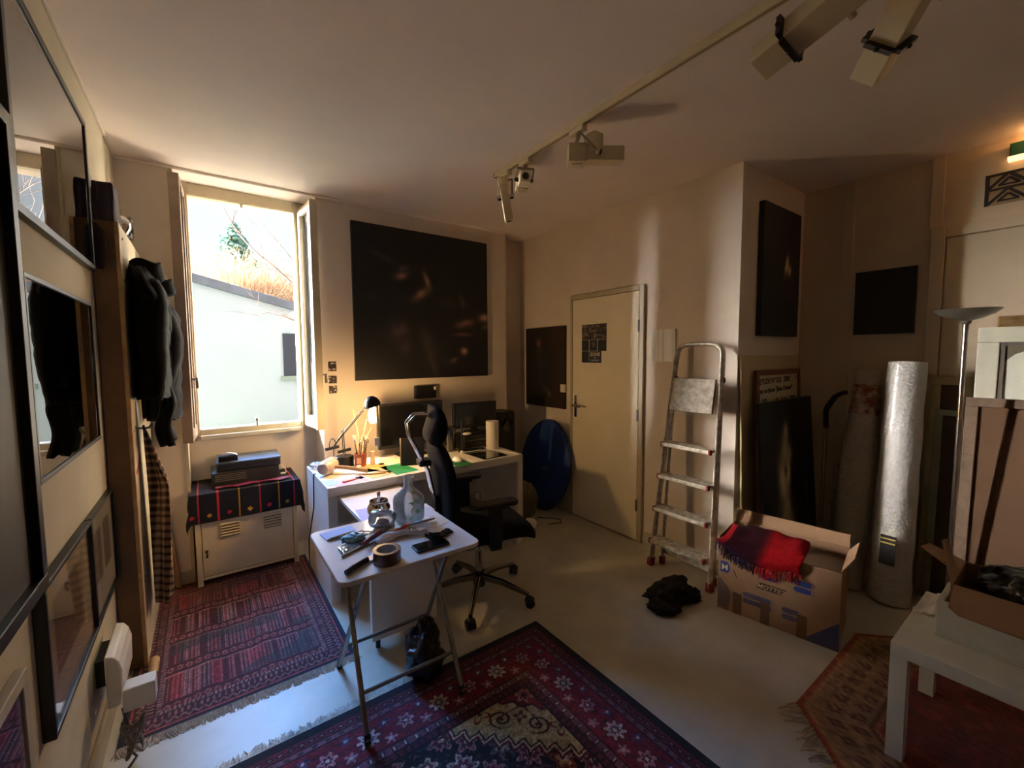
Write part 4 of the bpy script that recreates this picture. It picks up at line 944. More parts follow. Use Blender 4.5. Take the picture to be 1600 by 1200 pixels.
b = MB(); b.cyl((-.262, 2.50, .030), (-.262, 2.62, .030), .020, n=14); T1('paper_roll', 'small rolled brown paper lying at the foot of the coat rack', 'roll', b, m_wood, smooth=40)
b = MB(); b.tube([(-.20, 3.43, .0), (-.24, 3.435, .45)], .014, 8); T1('wooden_rod', 'thin wooden rod leaning in the corner left of the locker', 'rod', b, m_wood, smooth=40)

# ------------------------------------------------------------------ on the locker
zt = lz1+.012
m_dkbox = MAT('dark_grey_box', (50, 47, 46), .55, var=.15, vs=10); m_dkblue = MAT('slate_cover', (84, 96, 112), .35, var=.08)
b = MB(); b.box(.0, .40, 3.42, 3.70, zt, zt+.095)
pr = TH('printer', 'dark grey printer at the bottom of the stack on the striped cloth', 'printer', (.2, 3.56, zt))
OB('body', b, m_dkbox, pr, bevel=.006)
b = MB()
for i in range(4): b.box(.02+.0, .20, 3.416, 3.42, zt+.075-i*.013, zt+.080-i*.013)
OB('vent_slots', b, MAT('pale_slot', (110, 104, 98), .6), pr)
b = MB(); Rt = rotz(-.03)
b.obox((.225, 3.56, zt+.095+.026), (.38, .27, .05), Rt); sc_ = TH('scanner', 'slate blue topped flat scanner lying on the dark printer', 'scanner', (.225, 3.56, zt+.095))
OB('body', b, MAT('scanner_body', (40, 42, 50), .5), sc_, bevel=.008); b = MB(); b.obox((.225, 3.56, zt+.095+.058), (.385, .275, .014), Rt); OB('lid', b, m_dkblue, sc_, bevel=.004)
zs = zt+.161
b = MB(); b.box(.045, .155, 3.45, 3.53, zs, zs+.03)
T1('card_box', 'small black open box lying on the scanner', 'box', b, m_black, bevel=.002)
b = MB(); P = []
for i in range(6):
    f = i/5; P.append([Vector((.035+.12*g, 3.44+.07*f+.02*g, zs+.033+.022*(1-f)*(1-g)+.016*math.sin(g*3))) for g in (0, .25, .5, .75, 1)])
b.grid(P); T1('leaflet', 'folded white leaflet resting on the small black box', 'paper', b, m_paper, solid=.001, smooth=180)
b = MB(); 
P = []; 
for i in range(30):
    f = i/29; row = []
    for j in range(8):
        g = j/7; row.append(Vector((.02+.45*f, 3.375+.04*(g-.5)+.012*math.sin(f*14+g*3), zt+.003+.016*abs(math.sin(f*11+g*5))*(1-abs(g-.5)))))
    P.append(row)
b.grid(P); T1('silk_scarf', 'crumpled magenta scarf under the front edge of the printer', 'scarf', b, MAT('magenta_silk', (140, 36, 92), .45, var=.3, vs=30), smooth=180, solid=.002, solid_off=1)
b = MB(); b.tube([(.40, 3.60, zt+.07), (.43, 3.58, zt+.06), (.455, 3.555, zt+.03), (.46, 3.54, zt+.006), (.44, 3.52, zt+.006)], .003, 6); b.obox((.435, 3.515, zt+.008), (.03, .016, .01))
T1('usb_cable', 'short white cable lying at the right end of the printer', 'cable', b, m_white, smooth=60)
b = MB(); b.tube([(DX0-.006, 3.0, .69), (DX0-.010, 3.0, .5), (DX0-.03, 3.1, .25), (DX0-.012, 3.22, .02), (DX0-.02, 3.3, .016)], .004, 6)
b.tube([(DX0+.01, 3.0, .7245), (DX0-.004, 3.0, .722), (DX0-.006, 3.0, .69)], .004, 6)
T1('power_cord', 'thin black cord dropping from the desk end beside the locker', 'cord', b, m_black, smooth=60)
# ------------------------------------------------------------------ on the desk
Z = DZ
def sheet(name, label, cat, cx, cy, w, h, a, mt, z, t=.0012, group=None):
    return T1(name, label, cat, MB().obox((cx, cy, z+t/2), (w, h, t), rotz(a)), mt, group)
m_envel = MAT('buff_paper', (226, 196, 136), .8, var=.06); m_green = MAT('green_card', (24, 140, 80), .8, var=.05); m_pink = MAT('pink_paper', (224, 184, 186), .8, var=.06)
sheet('paper', 'white sheet lying under the mallet handle on the desk', 'paper', .80, 2.87, .21, .26, .5, m_paper, Z, group='loose papers on the desk')
sheet('paper', 'cream sheet near the terracotta pot on the desk', 'paper', .93, 2.93, .15, .21, -.2, m_envel, Z, group='loose papers on the desk')
sheet('envelope', 'buff envelope with scissors on it beside the green card', 'envelope', .895, 2.745, .16, .11, .25, m_envel, Z+.0013)
sheet('paper', 'pink-tinted sheet at the front left of the desk', 'paper', .70, 2.70, .20, .12, .12, m_pink, Z)
sheet('paper', 'pale blue leaflet at the very front left corner of the desk', 'paper', .60, 2.74, .075, .13, .1, MAT('blue_leaflet', (170, 196, 226), .7), Z+.0002)
sheet('green_card', 'bright green card lying in front of the small black easel', 'card', 1.055, 2.80, .165, .26, .12, m_green, Z)
sheet('letter', 'cream printed letter behind the green card', 'paper', 1.10, 3.03, .20, .17, -.35, m_envel, Z)
sheet('green_card', 'green card under the pale mouse right of the chair', 'card', 1.46, 2.70, .13, .22, .15, MAT('dark_green_card', (20, 110, 62), .8), Z)
sheet('paper', 'white strip of paper between the green card and the black pad', 'paper', 1.585, 2.76, .075, .26, .2, m_paper, Z)
b = MB(); b.obox((1.755, 2.83, Z+.004), (.22, .36, .008), rotz(.06)); T1('drawing_tablet', 'flat glossy black tablet pad at the right end of the desk', 'tablet', b, m_blackgl, bevel=.003)
b = MB(); b.ell((1.485, 2.745, Z+.0015), (.036, .058, .030), 22, 12, flat=0.0); T1('computer_mouse', 'pale mouse sitting on the green card at the desk edge', 'mouse', b, m_paper, smooth=180)
# mallet wrapped in plastic
ml = TH('mallet', 'wooden-handled mallet with a plastic-wrapped head lying on the desk', 'mallet', (.66, 2.93, Z))
b = MB(); b.tube([(.64, 2.955, Z+.05), (.74, 2.885, Z+.040), (.845, 2.812, Z+.018)], [.012, .013, .014], 12, rb=.010); OB('handle', b, m_wood, ml, smooth=60)
b = MB(); b.tube([(.585, 2.90, Z+.050), (.60, 2.918, Z+.052), (.665, 3.0, Z+.055), (.68, 3.018, Z+.052)], [.036, .047, .047, .036], 18); OB('head', b, MAT('wrapped_head', (206, 190, 176), .35, var=.25, vs=30, bump=.4, bs=60, coat=.4), ml, smooth=60)
m_clear = GLASS('clear_plastic', (.94, .96, .98), gloss=1.6, rough=.05, base=.05, milk=.16)
b = MB()
for k, (x, y, r) in enumerate(((.605, 3.17, .05), (.63, 3.10, .035))): b.ell((x, y, Z+r*.42), (r, r*1.2, r*.42), 18, 10, amp=.25, fr=3, seed=k, flat=-r*.40)
T1('plastic_wrap', 'crumpled clear plastic packaging at the back left corner of the desk', 'packaging', b, m_clear, smooth=180)
b = MB(); b.tube([(.655, 2.685, Z+.005), (.70, 2.70, Z+.005), (.76, 2.72, Z+.005)], [.008, .006, .002], 8); T1('pen', 'red-brown pen lying on the pink sheet at the desk front', 'pen', b, MAT('pink_pen', (196, 110, 120), .4), smooth=60)
b = MB(); b.tube([(.76, 2.80, Z+.006), (.90, 2.74, Z+.007), (.94, 2.735, Z+.007)], [.002, .006, .006], 8); T1('paintbrush', 'long paintbrush lying across the papers in front of the mallet', 'brush', b, m_wood, smooth=60)
sx = TH('scissors', 'small dark scissors lying on the buff envelope', 'scissors', (.93, 2.77, Z+.003))
b = MB(); b.tube([(.895, 2.80, Z+.006), (.955, 2.755, Z+.006)], [.001, .004], 6, rb=.002); b.tube([(.905, 2.79, Z+.008), (.960, 2.752, Z+.008)], [.001, .004], 6, rb=.002); OB('blade', b, m_steel, sx)
b = MB()
for c in ((.972, 2.756), (.968, 2.738)): b.tube([(c[0]+.012*math.cos(a), c[1]+.009*math.sin(a), Z+.007) for a in np.linspace(0, 2*PI, 14)], .003, 6)
OB('handle', b, m_black, sx, smooth=60)
# pot of brushes
pot = TH('brush_pot', 'terracotta pot with a pale label crammed with brushes and tools', 'pot', (.867, 3.04, Z))
b = MB(); b.lathe([(0, 0), (.036, 0), (.043, .088), (.046, .092), (.041, .092), (.034, .012), (0, .012)], (.867, 3.04, Z), 24); OB('pot', b, MAT('terracotta', (168, 92, 70), .75, var=.15), pot, smooth=40)
b = MB(); b.obox((.867-.021, 3.04-.034, Z+.045), (.030, .003, .042), rotz(-.55)); OB('label', b, MAT('label_peach', (232, 176, 140), .7), pot)
rng = random.Random(12)
for k in range(14):
    a = rng.random()*6.28; q = rng.uniform(.0, .026); l_ = rng.uniform(.13, .19); sp = rng.uniform(.3, .9)
    p = Vector((.867+q*math.cos(a), 3.04+q*math.sin(a), Z+.02)); t = p+Vector((math.cos(a)*.05*sp, math.sin(a)*.05*sp, l_))
    b = MB(); b.tube([p, t], [.0035, .003], 6); br = T1('paintbrush', '', 'brush', b, m_wood if k % 2 else m_black, smooth=60); del br['label']; del br['category']
    br.parent = pot; br.location = Vector(ORG[br.name])-Vector(ORG[pot.name])
    b = MB(); b.tube([t, t+(t-p).normalized()*.028], [.007, .002] if k % 3 else [.003, .012], 8, rb=None); h = OB('brush_tip', b, (MAT('tip%d' % k, ((206, 190, 170), (90, 90, 94), (190, 130, 80))[k % 3], .6)), None, smooth=60)
    h.parent = br; h.location = Vector(ORG[h.name])-Vector(ORG[br.name])
for k, (x0, x1, z1, sp) in enumerate(((.835, .80, .235, -.0), (.845, .815, .245, 0), (.853, .832, .25, 0))):
    b = MB(); b.tube([(x0, 3.05, Z+.092), (x1+.08, 3.06, Z+z1)], .0035, 6)
# dry sticks
# desk lamp on counterweights
lp = TH('desk_lamp', 'lit black balance-arm desk lamp with rod counterweights left of the big monitor', 'lamp', (.768, 3.11, Z))
b = MB(); b.lathe([(0, 0), (.062, 0), (.062, .068), (.058, .074), (0, .076)], (.775, 3.11, Z), 28); OB('base', b, m_black, lp, smooth=40)
pv = Vector((.765, 3.11, .985))
b = MB()
for s in (1, -1): b.tube([(.775, 3.11+.022*s, Z+.07), (.770, 3.11+.022*s, .93)], .0032, 8)
b.tube([(.770+.0*math.cos(a), 3.11+.022*math.cos(a), .93+.055*math.sin(a)) for a in np.linspace(0, PI, 14)], .0032, 8)
b.tube([(.705, 3.11, .80), (.705+.0, 3.11, .86)], .003, 6)
b.tube([(.698+.022*math.cos(a), 3.108, .875+.05*math.sin(a)) for a in np.linspace(-.5, PI+.5, 18)], .003, 8)
OB('stand', b, m_black, lp, smooth=60)
hd = ony(582, 632, 2.90); pv = ony(533, 683, 3.06); cw = ony(520, 700, 3.10)
b = MB()
for dz in (0, .02): b.tube([cw+Vector((0, 0, dz*.2)), pv+Vector((0, -.0, dz*.6)), hd+Vector((-.035, 0, -.01+dz))], .0032, 8)
OB('arm', b, m_black, lp, smooth=60)
for c, dx in ((ony(519, 700, 3.09), .045), (ony(538, 704, 3.13), .045)):
    b = MB(); b.tube([c+Vector((-dx, 0, -.006)), c+Vector((dx, 0, .006))], .011, 14); OB('counterweight', b, m_black, lp, smooth=40)
Rl = roty(-.35)
b = MB(); prof = [(.012, .058), (.026, .052), (.044, .034), (.053, .008), (.055, -.010), (.0535, -.010), (.051, .008), (.042, .031), (.024, .048), (0, .052)]
b.lathe(prof, hd, 30, R=Rl); sh = OB('lamp_shade', b, m_black, lp, smooth=60)
bulb = hd+Vector((-.004, 0, -.045))
b = MB(); b.lathe([(0, -.085), (.016, -.08), (.024, -.06), (.025, -.02), (.017, .015), (.013, .035), (0, .04)], bulb, 20)
OB('bulb', b, MAT('lit_bulb', (255, 230, 180), .4, emit=(1, .60, .24), es=LAMP_EM), lp, smooth=60, label='glowing warm bulb')
ol = OB('tag_chain', MB().tube([hd+Vector((.012, -.03, -.02)), hd+Vector((.014, -.03, -.16)), hd+Vector((.014, -.03, -.225))], .0016, 5), m_chrome, lp)
OB('tag', MB().obox(hd+Vector((.014, -.03, -.255)), (.034, .003, .058), rotz(.1)), MAT('white_tag', (214, 214, 226), .5), lp, bevel=.002, label='white hanging tag')
# plain wooden sticks leaning between the pot and the lamp arm
for k, (p, q, lab) in enumerate(((( .88, 3.05, Z+.09), ony(552, 640, 3.15), 'longest bare wooden stick leaning left out of the brush pot'), ((.862, 3.052, Z+.09), ony(580, 668, 3.10), 'bare wooden stick leaning right out of the brush pot'), ((.852, 3.03, Z+.09), ony(573, 655, 3.02), 'bare wooden stick standing steeply in the brush pot'))):
    p = Vector(p); q = Vector(q); d = (p-q).normalized(); b = MB(); b.tube([p+d*.05, q], .0036, 6)
    o = OB('wooden_stick', b, m_wood, None, smooth=60); o.parent = pot; o.location = Vector(ORG[o.name])-Vector(ORG[pot.name])
b = MB(); b.lathe([(0, 0), (.015, 0), (.016, .05), (.012, .055), (.012, .062), (.017, .062), (.017, .098), (0, .10)], (.945, 3.02, Z), 18); T1('glue_bottle', 'small white-capped bottle standing right of the terracotta pot', 'bottle', b, MAT('amber_white', (222, 188, 160), .4), smooth=40)
b = MB(); b.ell((.69, 3.05, Z+.012), (.016, .016, .013), 10, 6, amp=.2, flat=-.011); b.ell((.835, 2.985, Z+.010), (.022, .014, .011), 10, 6, amp=.3, flat=-.009); T1('crumpled_tissue', 'crumpled white tissue lying before the lamp base', 'tissue', b, m_paper, smooth=180)
# monitors
m_scr = MAT('screen', (12, 12, 14), .22, coat=.2)
def monitor(label, x0, x1, z0, z1, y, rz, base_z):
    c = Vector(((x0+x1)/2, y, base_z)); t = TH('monitor', label, 'monitor', c, 'monitors on the desk'); M_ = Matrix.Translation(c) @ Matrix.Rotation(rz, 4, 'Z'); w = (x1-x0)/2
    OB('bezel', MB(M_).box(-w, w, -.012, .028, z0-base_z, z1-base_z), m_black, t, bevel=.006)
    OB('screen', MB(M_).box(-w+.016, w-.016, -.0135, -.012, z0-base_z+.026, z1-base_z-.016), m_scr, t)
    OB('stand', MB(M_).box(-.03, .03, .012, .03, .008, z0-base_z+.06), m_black, t, bevel=.004)
    b = MB(M_); b.prism(rrect(-.12 if w > .22 else -.08, .12 if w > .22 else .08, -.075, .085, .03), 0, .010); OB('foot', b, m_black, t, bevel=.003)
    return t
t = monitor('large black monitor behind the chair headrest', 1.035, 1.575, .79, 1.135, 3.16, .03, Z)
b = MB(); b.box(-.03, .03, -.0132, -.012, .082, .088)
# stacked black boxes under the small monitor
zb = Z
for i, (h, lab) in enumerate(((.062, 'black external drive box at the bottom under the small monitor'), (.058, 'black box on top of the drive box, carrying the small monitor'))):
    t = TH('drive_box', lab, 'box', (1.81, 3.09, zb), 'black boxes under the small monitor'); b = MB(); b.box(1.69, 1.92, 3.0, 3.20, zb, zb+h); OB('case', b, m_black, t, bevel=.004)
    OB('front_trim', MB().box(1.70, 1.91, 2.9985, 3.0, zb+.012, zb+.016), m_steel, t)
    if i == 0: OB('indicator', MB().box(1.895, 1.90, 2.998, 3.0, zb+.036, zb+.041), MAT('red_led', (255, 40, 40), .5, emit=(1, .05, .05), es=3), t)
    zb += h+.001
monitor('small black monitor raised on black boxes at the right of the desk', 1.655, 2.075, .885, 1.10, 3.12, -.02, zb)
b = MB(); b.ell((1.73, 3.03, zb+.012), (.04, .03, .012), 16, 8, flat=-.011); T1('white_puck', 'flat white puck lying before the small monitor foot', 'device', b, m_white, smooth=180)
b = MB(); b.lathe([(.018, 0), (.052, 0), (.053, .235), (.018, .235), (.018, 0)], (1.915, 2.93, Z), 30); T1('paper_towel_roll', 'white paper towel roll standing on the right end of the desk', 'paper roll', b, m_paper, smooth=40)
b = MB(); b.lathe([(0, 0), (.045, 0), (.048, .01), (.046, .20), (.043, .20), (.044, .012), (0, .012)], (1.60, 3.08, Z), 26); T1('glass_vase', 'smoky clear glass tumbler standing behind the chair back', 'glass', b, GLASS('smoky_glass', (.62, .58, .52), gloss=1.6, base=.06), smooth=60)
b = MB(); b.cyl((1.655, 2.985, Z), (1.655, 2.985, Z+.02), .028, n=16); b.cyl((1.655, 2.985, Z+.02), (1.655, 2.985, Z+.26), .007, n=10); T1('antenna', 'upright black wireless antenna left of the black boxes', 'antenna', b, m_black, smooth=40)
b = MB(); b.ell((1.625, 2.93, Z+.0135), (.014, .014, .012), 10, 8); b.tube([(1.625, 2.93, Z+.0135), (1.64, 2.91, Z+.0135), (1.68, 2.90, Z+.0135), (1.76, 2.90, Z+.0135), (1.86, 2.84, Z+.0135), (1.895, 2.79, Z+.0135), (1.93, 2.72, Z+.0055), (1.955, DY0+.006, Z+.0065), (1.957, DY0-.006, Z+.005), (1.957, DY0-.009, Z-.01), (1.955, DY0-.009, Z-.06), (1.95, DY0-.009, .50), (1.93, DY0-.008, .30), (1.95, DY0-.008, .02)], .0035, 6)
T1('white_cable', 'white cable running past the tablet and down the desk front', 'cable', b, m_white, smooth=60)
ea = TH('easel_stand', 'small black easel-back frame standing on the desk before the monitor', 'stand', (1.185, 2.86, Z))
Re = Matrix.Translation((1.165, 2.83, Z)) @ Matrix.Rotation(-.38, 4, 'Z') @ Matrix.Rotation(-.18, 4, 'X')
OB('front_board', MB(Re).box(-.075, .085, -.004, .004, 0, .195), m_black, ea, bevel=.002)
OB('edge', MB(Re).box(-.082, -.075, -.005, .005, 0, .195), MAT('pale_edge', (150, 140, 128), .5), ea)
b = MB(Matrix.Translation((1.165, 2.83, Z)) @ Matrix.Rotation(-.38, 4, 'Z')); b.add([(-.06, .036, .17), (.07, .036, .17), (.07, .10, 0), (-.06, .10, 0), (-.06, .040, .17), (.07, .040, .17), (.07, .104, 0), (-.06, .104, 0)], [(0, 1, 2, 3), (4, 7, 6, 5), (0, 4, 5, 1), (2, 6, 7, 3), (1, 5, 6, 2), (0, 3, 7, 4)]); OB('prop', b, m_black, ea)
rt = TH('wall_speaker', 'small black box fixed to the wall between painting and monitor', 'speaker', (1.56, YW-.02, 1.13))
OB('case', MB().box(1.452, 1.648, YW-.045, YW-.001, 1.128, 1.238), m_black, rt, bevel=.008); OB('label', MB().box(1.622, 1.642, YW-.0465, YW-.045, 1.20, 1.228), m_paper, rt)
b = MB(); b.box(XD-.035, XD-.0005, 2.925, 2.985, 1.145, 1.22); sw = T1('light_switch', 'white surface light switch overlapping the portrait edge beside the door', 'switch', b, m_white, bevel=.004)
OB('rocker', MB().box(XD-.038, XD-.035, 2.938, 2.972, 1.16, 1.205), m_white, sw, bevel=.002)
# under and beside the desk
cn = TH('jerry_can', 'beige canister with wire handles under the right end of the desk', 'canister', (1.63, 2.80, 0))
OB('body', MB().box(1.55, 1.72, 2.75, 2.88, .0, .36), MAT('beige_plastic', (158, 140, 100), .5, var=.15), cn, bevel=.02, seg=3)
b = MB()
for x in (1.59, 1.68): b.tube([(x-.03, 2.80, .355), (x-.03, 2.80, .42), (x-.02, 2.80, .435), (x+.02, 2.80, .435), (x+.03, 2.80, .42), (x+.03, 2.80, .355)], .004, 8)
OB('handle', b, m_steel, cn, smooth=60)
# dark speaker, bags and the blue disc in the niche corner
b = MB(); b.box(2.10, 2.40, 3.12, 3.42, 0, .55); b2 = MB(); b2.prism(rrect(2.12, 2.34, 3.16, 3.40, .05), .55, .98)
sp = TH('floor_speaker', 'black loudspeaker standing behind the right end of the desk', 'speaker', (2.25, 3.27, 0))
OB('lower_case', b, m_black, sp, bevel=.01); OB('upper_case', b2, m_black, sp, bevel=.02)
b = MB(); b.lathe([(.05, 0), (.06, .008), (.04, .0), (0, -.01)], (2.23, 3.158, .86), 20, R=rotx(PI/2)); OB('cone', b, m_blackgl, sp, smooth=60)
dc = TH('folded_reflector', 'large blue fabric disc leaning on the wall beside the door', 'folded tent', (2.63, 3.12, 0))
Md = Matrix.Translation((2.583, 3.125, 0)) @ Matrix.Rotation(.16, 4, 'Y') @ Matrix.Rotation(.06, 4, 'Z')
b = MB(Md); P = []; nn = 56
prof = [(.0, .012), (.5, .020), (.9, .024), (.985, .018), (1.0, .0), (.985, -.018), (.9, -.024), (.5, -.020), (0, -.012)]
for r, x in prof:
    row = []
    for j in range(nn):
        a = 2*PI*j/nn; ry, rz = .335, .432
        w = 1+.012*math.sin(a*4+1)+.008*math.sin(a*9)
        row.append(Vector((x+.006*math.sin(a*3+r*6), r*ry*math.cos(a)*w, .437+r*rz*math.sin(a)*w)))
    P.append(row)
b.grid(P, closed=True); OB('disc', b, MAT('blue_nylon', (22, 62, 138), .6, var=.2, vs=6, bump=.2, bs=30), dc, smooth=60)
b = MB(Md); b.tube([(.0, .337*math.cos(a), .437+.434*math.sin(a)) for a in np.linspace(0, 2*PI, 50)], .008, 8); OB('hoop', b, MAT('navy_piping', (20, 36, 74), .6), dc, smooth=60)
OB('label', MB(Md).box(-.0265, -.024, -.06, .0, .40, .42), MAT('grey_label', (120, 130, 150), .6), dc)
b = MB(); b.ell((2.30, 3.00, .17), (.125, .105, .185), 26, 18, amp=.16, fr=2.6, seed=6, flat=-.168); T1('duffel_bag', 'grey crumpled bag on the floor between desk and blue disc', 'bag', b, MAT('grey_nylon', (104, 96, 86), .7, var=.25, bump=.3, bs=30), smooth=180)
b = MB(); b.ell((2.215, 3.02, .42), (.06, .07, .09), 20, 14, amp=.2, fr=2.5, seed=2, flat=-.08); T1('red_pouch', 'small dark red pouch on top of the grey bag', 'pouch', b, MAT('red_cloth', (130, 30, 34), .8, var=.2), smooth=180)
b = MB(); b.ell((2.20, 2.80, .045), (.075, .05, .05), 20, 12, amp=.3, fr=2.5, seed=9, flat=-.042); T1('paper_bag', 'crumpled white paper bag on the floor by the desk foot', 'bag', b, m_paper, smooth=180)
b = MB(); b.tube([(2.42, 2.96, .004), (2.5, 2.88, .004), (2.56, 2.80, .004), (2.52, 2.74, .004), (2.40, 2.78, .004)], .004, 6); T1('loose_cord', 'thin dark cord lying on the floor before the blue disc', 'cord', b, m_black, smooth=60)

# ------------------------------------------------------------------ on the folding table
Z = TZ; 
m_lil = MAT('lilac_paper', (196, 190, 226), .8, var=.05)
sheet('paper', 'lilac printed sheet lying on the pull-out panel left of the ashtray', 'paper', .685, 2.235, .13, .19, -.1, m_lil, .660, group='papers on table and pull-out')
sheet('notepad', 'pale blue note pad at the back left corner of the folding table', 'notepad', .445, 1.915, .135, .095, .12, MAT('blue_notes', (170, 190, 232), .8), Z, t=.004)
sheet('paper', 'white sheet under the glass bottle on the folding table', 'paper', .745, 1.83, .17, .13, -.35, m_paper, Z, t=.002, group='papers on table and pull-out')
sheet('paper', 'buff paper patch on the folding table behind the black cloth', 'paper', .835, 1.79, .10, .12, .3, MAT('tan_paper', (206, 192, 170), .8), Z, group='papers on table and pull-out')
at_ = TH('spinning_ashtray', 'round chrome push-button ashtray on the pull-out panel', 'ashtray', (.70, 2.05, .660))
ca_ = Vector((.695, 2.045+.10, .660))
ca_ = Vector((.70, 2.155, .6605))
b = MB(); b.lathe([(0, 0), (.035, 0), (.052, .015), (.060, .040), (.057, .062), (.046, .080), (.048, .084), (.046, .092), (.040, .084), (.036, .070), (0, .066)], ca_, 32); OB('bowl', b, m_chrome, at_, smooth=50)
b = MB(); b.cyl(ca_+Vector((0, 0, .066)), ca_+Vector((0, 0, .125)), .004, n=10); b.lathe([(0, 0), (.008, 0), (.0095, .03), (.007, .036), (0, .037)], ca_+Vector((0, 0, .10)), 16); OB('plunger', b, m_chrome, at_, smooth=50)
def bottle_prof(): return [(0, .004), (.046, .0), (.056, .010), (.058, .03), (.058, .105), (.054, .125), (.036, .145), (.022, .158), (.0175, .17), (.0170, .205), (.023, .212), (.023, .217), (.0155, .217), (.0145, .172), (.020, .158), (.034, .142), (.051, .122), (.055, .104), (.055, .03), (.052, .012), (0, .010)]
bt = TH('glass_bottle', 'clear square-shouldered glass bottle with green leaf decoration', 'bottle', (.745, 1.862, Z))
b = MB(); Bc = Vector((.745, 1.862, Z+.0022)); b.lathe(bottle_prof(), Bc, 48, R=rotz(.35), sq=5)
OB('glass', b, GLASS('bottle_glass', (.97, .985, .98), gloss=.9, base=.0, milk=.24), bt, smooth=50)
b = MB(); rng = random.Random(21)
for k in range(34):
    s = rng.choice((0, 0, 0, 1)); u_, z_ = rng.uniform(-.048, .048), rng.uniform(.02, .115); a = rng.random()*6.28; r = rng.uniform(.005, .012)
    p = Bc + rotz(.35) @ (Vector((u_, -.0588, z_)) if s == 0 else Vector((-.0588, u_, z_)))
    ex = rotz(.35) @ (Vector((1, 0, 0)) if s == 0 else Vector((0, 1, 0))); ez = Vector((0, 0, 1))
    A = ex*math.cos(a)+ez*math.sin(a); B = -ex*math.sin(a)+ez*math.cos(a); b.add([p-A*r, p+B*r*.45, p+A*r*1.3, p-B*r*.45], [(0, 1, 2, 3)])
o = OB('leaf_pattern', b, MAT('leaf_print', (116, 176, 134), .5, var=.4, vs=60), bt); o['kind'] = 'stuff'
jr = TH('glass_jar', 'glass jar lying on its side with brown crumbs inside', 'jar', (.605, 1.85, Z))
Rj = Matrix.Rotation(math.radians(90), 3, 'X') @ Matrix.Rotation(0, 3, 'Z'); Rj = rotz(.7) @ Rj
b = MB(); b.lathe([(0, 0), (.036, 0), (.042, .008), (.042, .085), (.034, .096), (.036, .105), (.033, .105), (.031, .096), (.039, .085), (.039, .009), (0, .004)], (.585, 1.895, Z+.0425), 32, R=Rj); OB('glass', b, GLASS('jar_glass', (.97, .98, .98), gloss=1.0, base=.0, milk=.16), jr, smooth=50)
b = MB(); cj = Vector((.585, 1.895, Z+.0425)) + Rj @ Vector((0, 0, .05)); b.ell(cj+Vector((0, 0, -.016)), (.030, .030, .018), 18, 10, amp=.15, fr=4, seed=3); OB('crumbs', b, MAT('brown_crumbs', (120, 78, 70), .9, var=.3, vs=90), jr, smooth=180)
tp = TH('tape_roll', 'roll of brown packing tape standing at the front of the folding table', 'tape', (.527, 1.545, Z))
b = MB(); b.lathe([(.039, 0), (.052, 0), (.052, .048), (.039, .048), (.039, 0)], (.527, 1.545, Z), 40); OB('tape', b, MAT('brown_tape', (92, 74, 68), .25, coat=.3), tp, smooth=40)
b = MB(); b.lathe([(.0365, .0), (.0388, 0), (.0388, .0482), (.0365, .0482), (.0365, 0)], (.527, 1.545, Z), 40); OB('core', b, MAT('card_core', (176, 170, 172), .7), tp, smooth=40)
kn = TH('scraper', 'scraper with a black handle and clear blade at the front left of the table', 'scraper', (.43, 1.56, Z))
b = MB(); b.tube([(.372, 1.525, Z+.011), (.40, 1.542, Z+.013), (.465, 1.583, Z+.011)], [.011, .012, .010], 12, rb=.009); OB('handle', b, m_black, kn, smooth=60)
b = MB(); b.obox((.488, 1.597, Z+.006), (.05, .03, .003), rotz(.56)); OB('blade', b, MAT('blue_blade', (150, 160, 196), .25), kn)
b = MB(); b.prism(rrect(-.072, .072, -.036, .036, .012), 0, .010, R=rotz(-.02), c=(.715, 1.562, Z)); ph = T1('smartphone', 'black smartphone lying face up near the table front edge', 'phone', b, m_black, bevel=.002)
OB('screen', MB().obox((.715, 1.562, Z+.0102), (.132, .064, .0008), rotz(-.02)), m_blackgl, ph)
b = MB(); P = []; rng = random.Random(5)
for i in range(10):
    f = i/9; P.append([Vector((.735+.115*g, 1.635+.065*(f-.5)*(1-.35*g)+.01*math.sin(g*9), Z+.003+.010*abs(mnoise.noise(Vector((g*5, f*4, 2)))))) for g in np.linspace(0, 1, 16)])
b.grid(P); T1('cloth_scrap', 'folded black cloth scrap on the table behind the phone', 'cloth', b, m_blackfab, smooth=180, solid=.003, solid_off=1)
pp_ = TH('pliers', 'red-handled pliers lying in the middle of the folding table clutter', 'pliers', (.555, 1.76, Z))
for s in (0, 1):
    b = MB(); b.tube([(.482+.006*s, 1.724-.018*s, Z+.010+.012*s), (.54, 1.752-.012*s, Z+.012+.012*s), (.585, 1.782, Z+.016+.008*s)], [.007, .009, .007], 10, rb=.006); OB('handle', b, MAT('red_grip%d' % s, (124, 36, 44), .4), pp_, smooth=60)
b = MB(); b.tube([(.58, 1.779, Z+.018), (.605, 1.797, Z+.017), (.632, 1.815, Z+.014)], [.010, .013, .004], 10, rb=.006); OB('jaw', b, m_steel, pp_, smooth=60)
cu = TH('craft_knife', 'orange craft knife with a long steel blade right of the pliers', 'knife', (.70, 1.79, Z))
b = MB(); b.tube([(.632, 1.757, Z+.010), (.69, 1.785, Z+.012), (.715, 1.797, Z+.012)], [.008, .009, .006], 10, rb=.007); OB('handle', b, MAT('orange_grip', (226, 84, 50), .4), cu, smooth=60)
b = MB(); b.tube([(.712, 1.792, Z+.012), (.81, 1.795, Z+.012)], [.004, .003], 8); b.tube([(.795, 1.7945, Z+.012), (.845, 1.797, Z+.012)], [.006, .0045], 8); OB('blade', b, m_steel, cu, smooth=60)
b = MB()
P = []
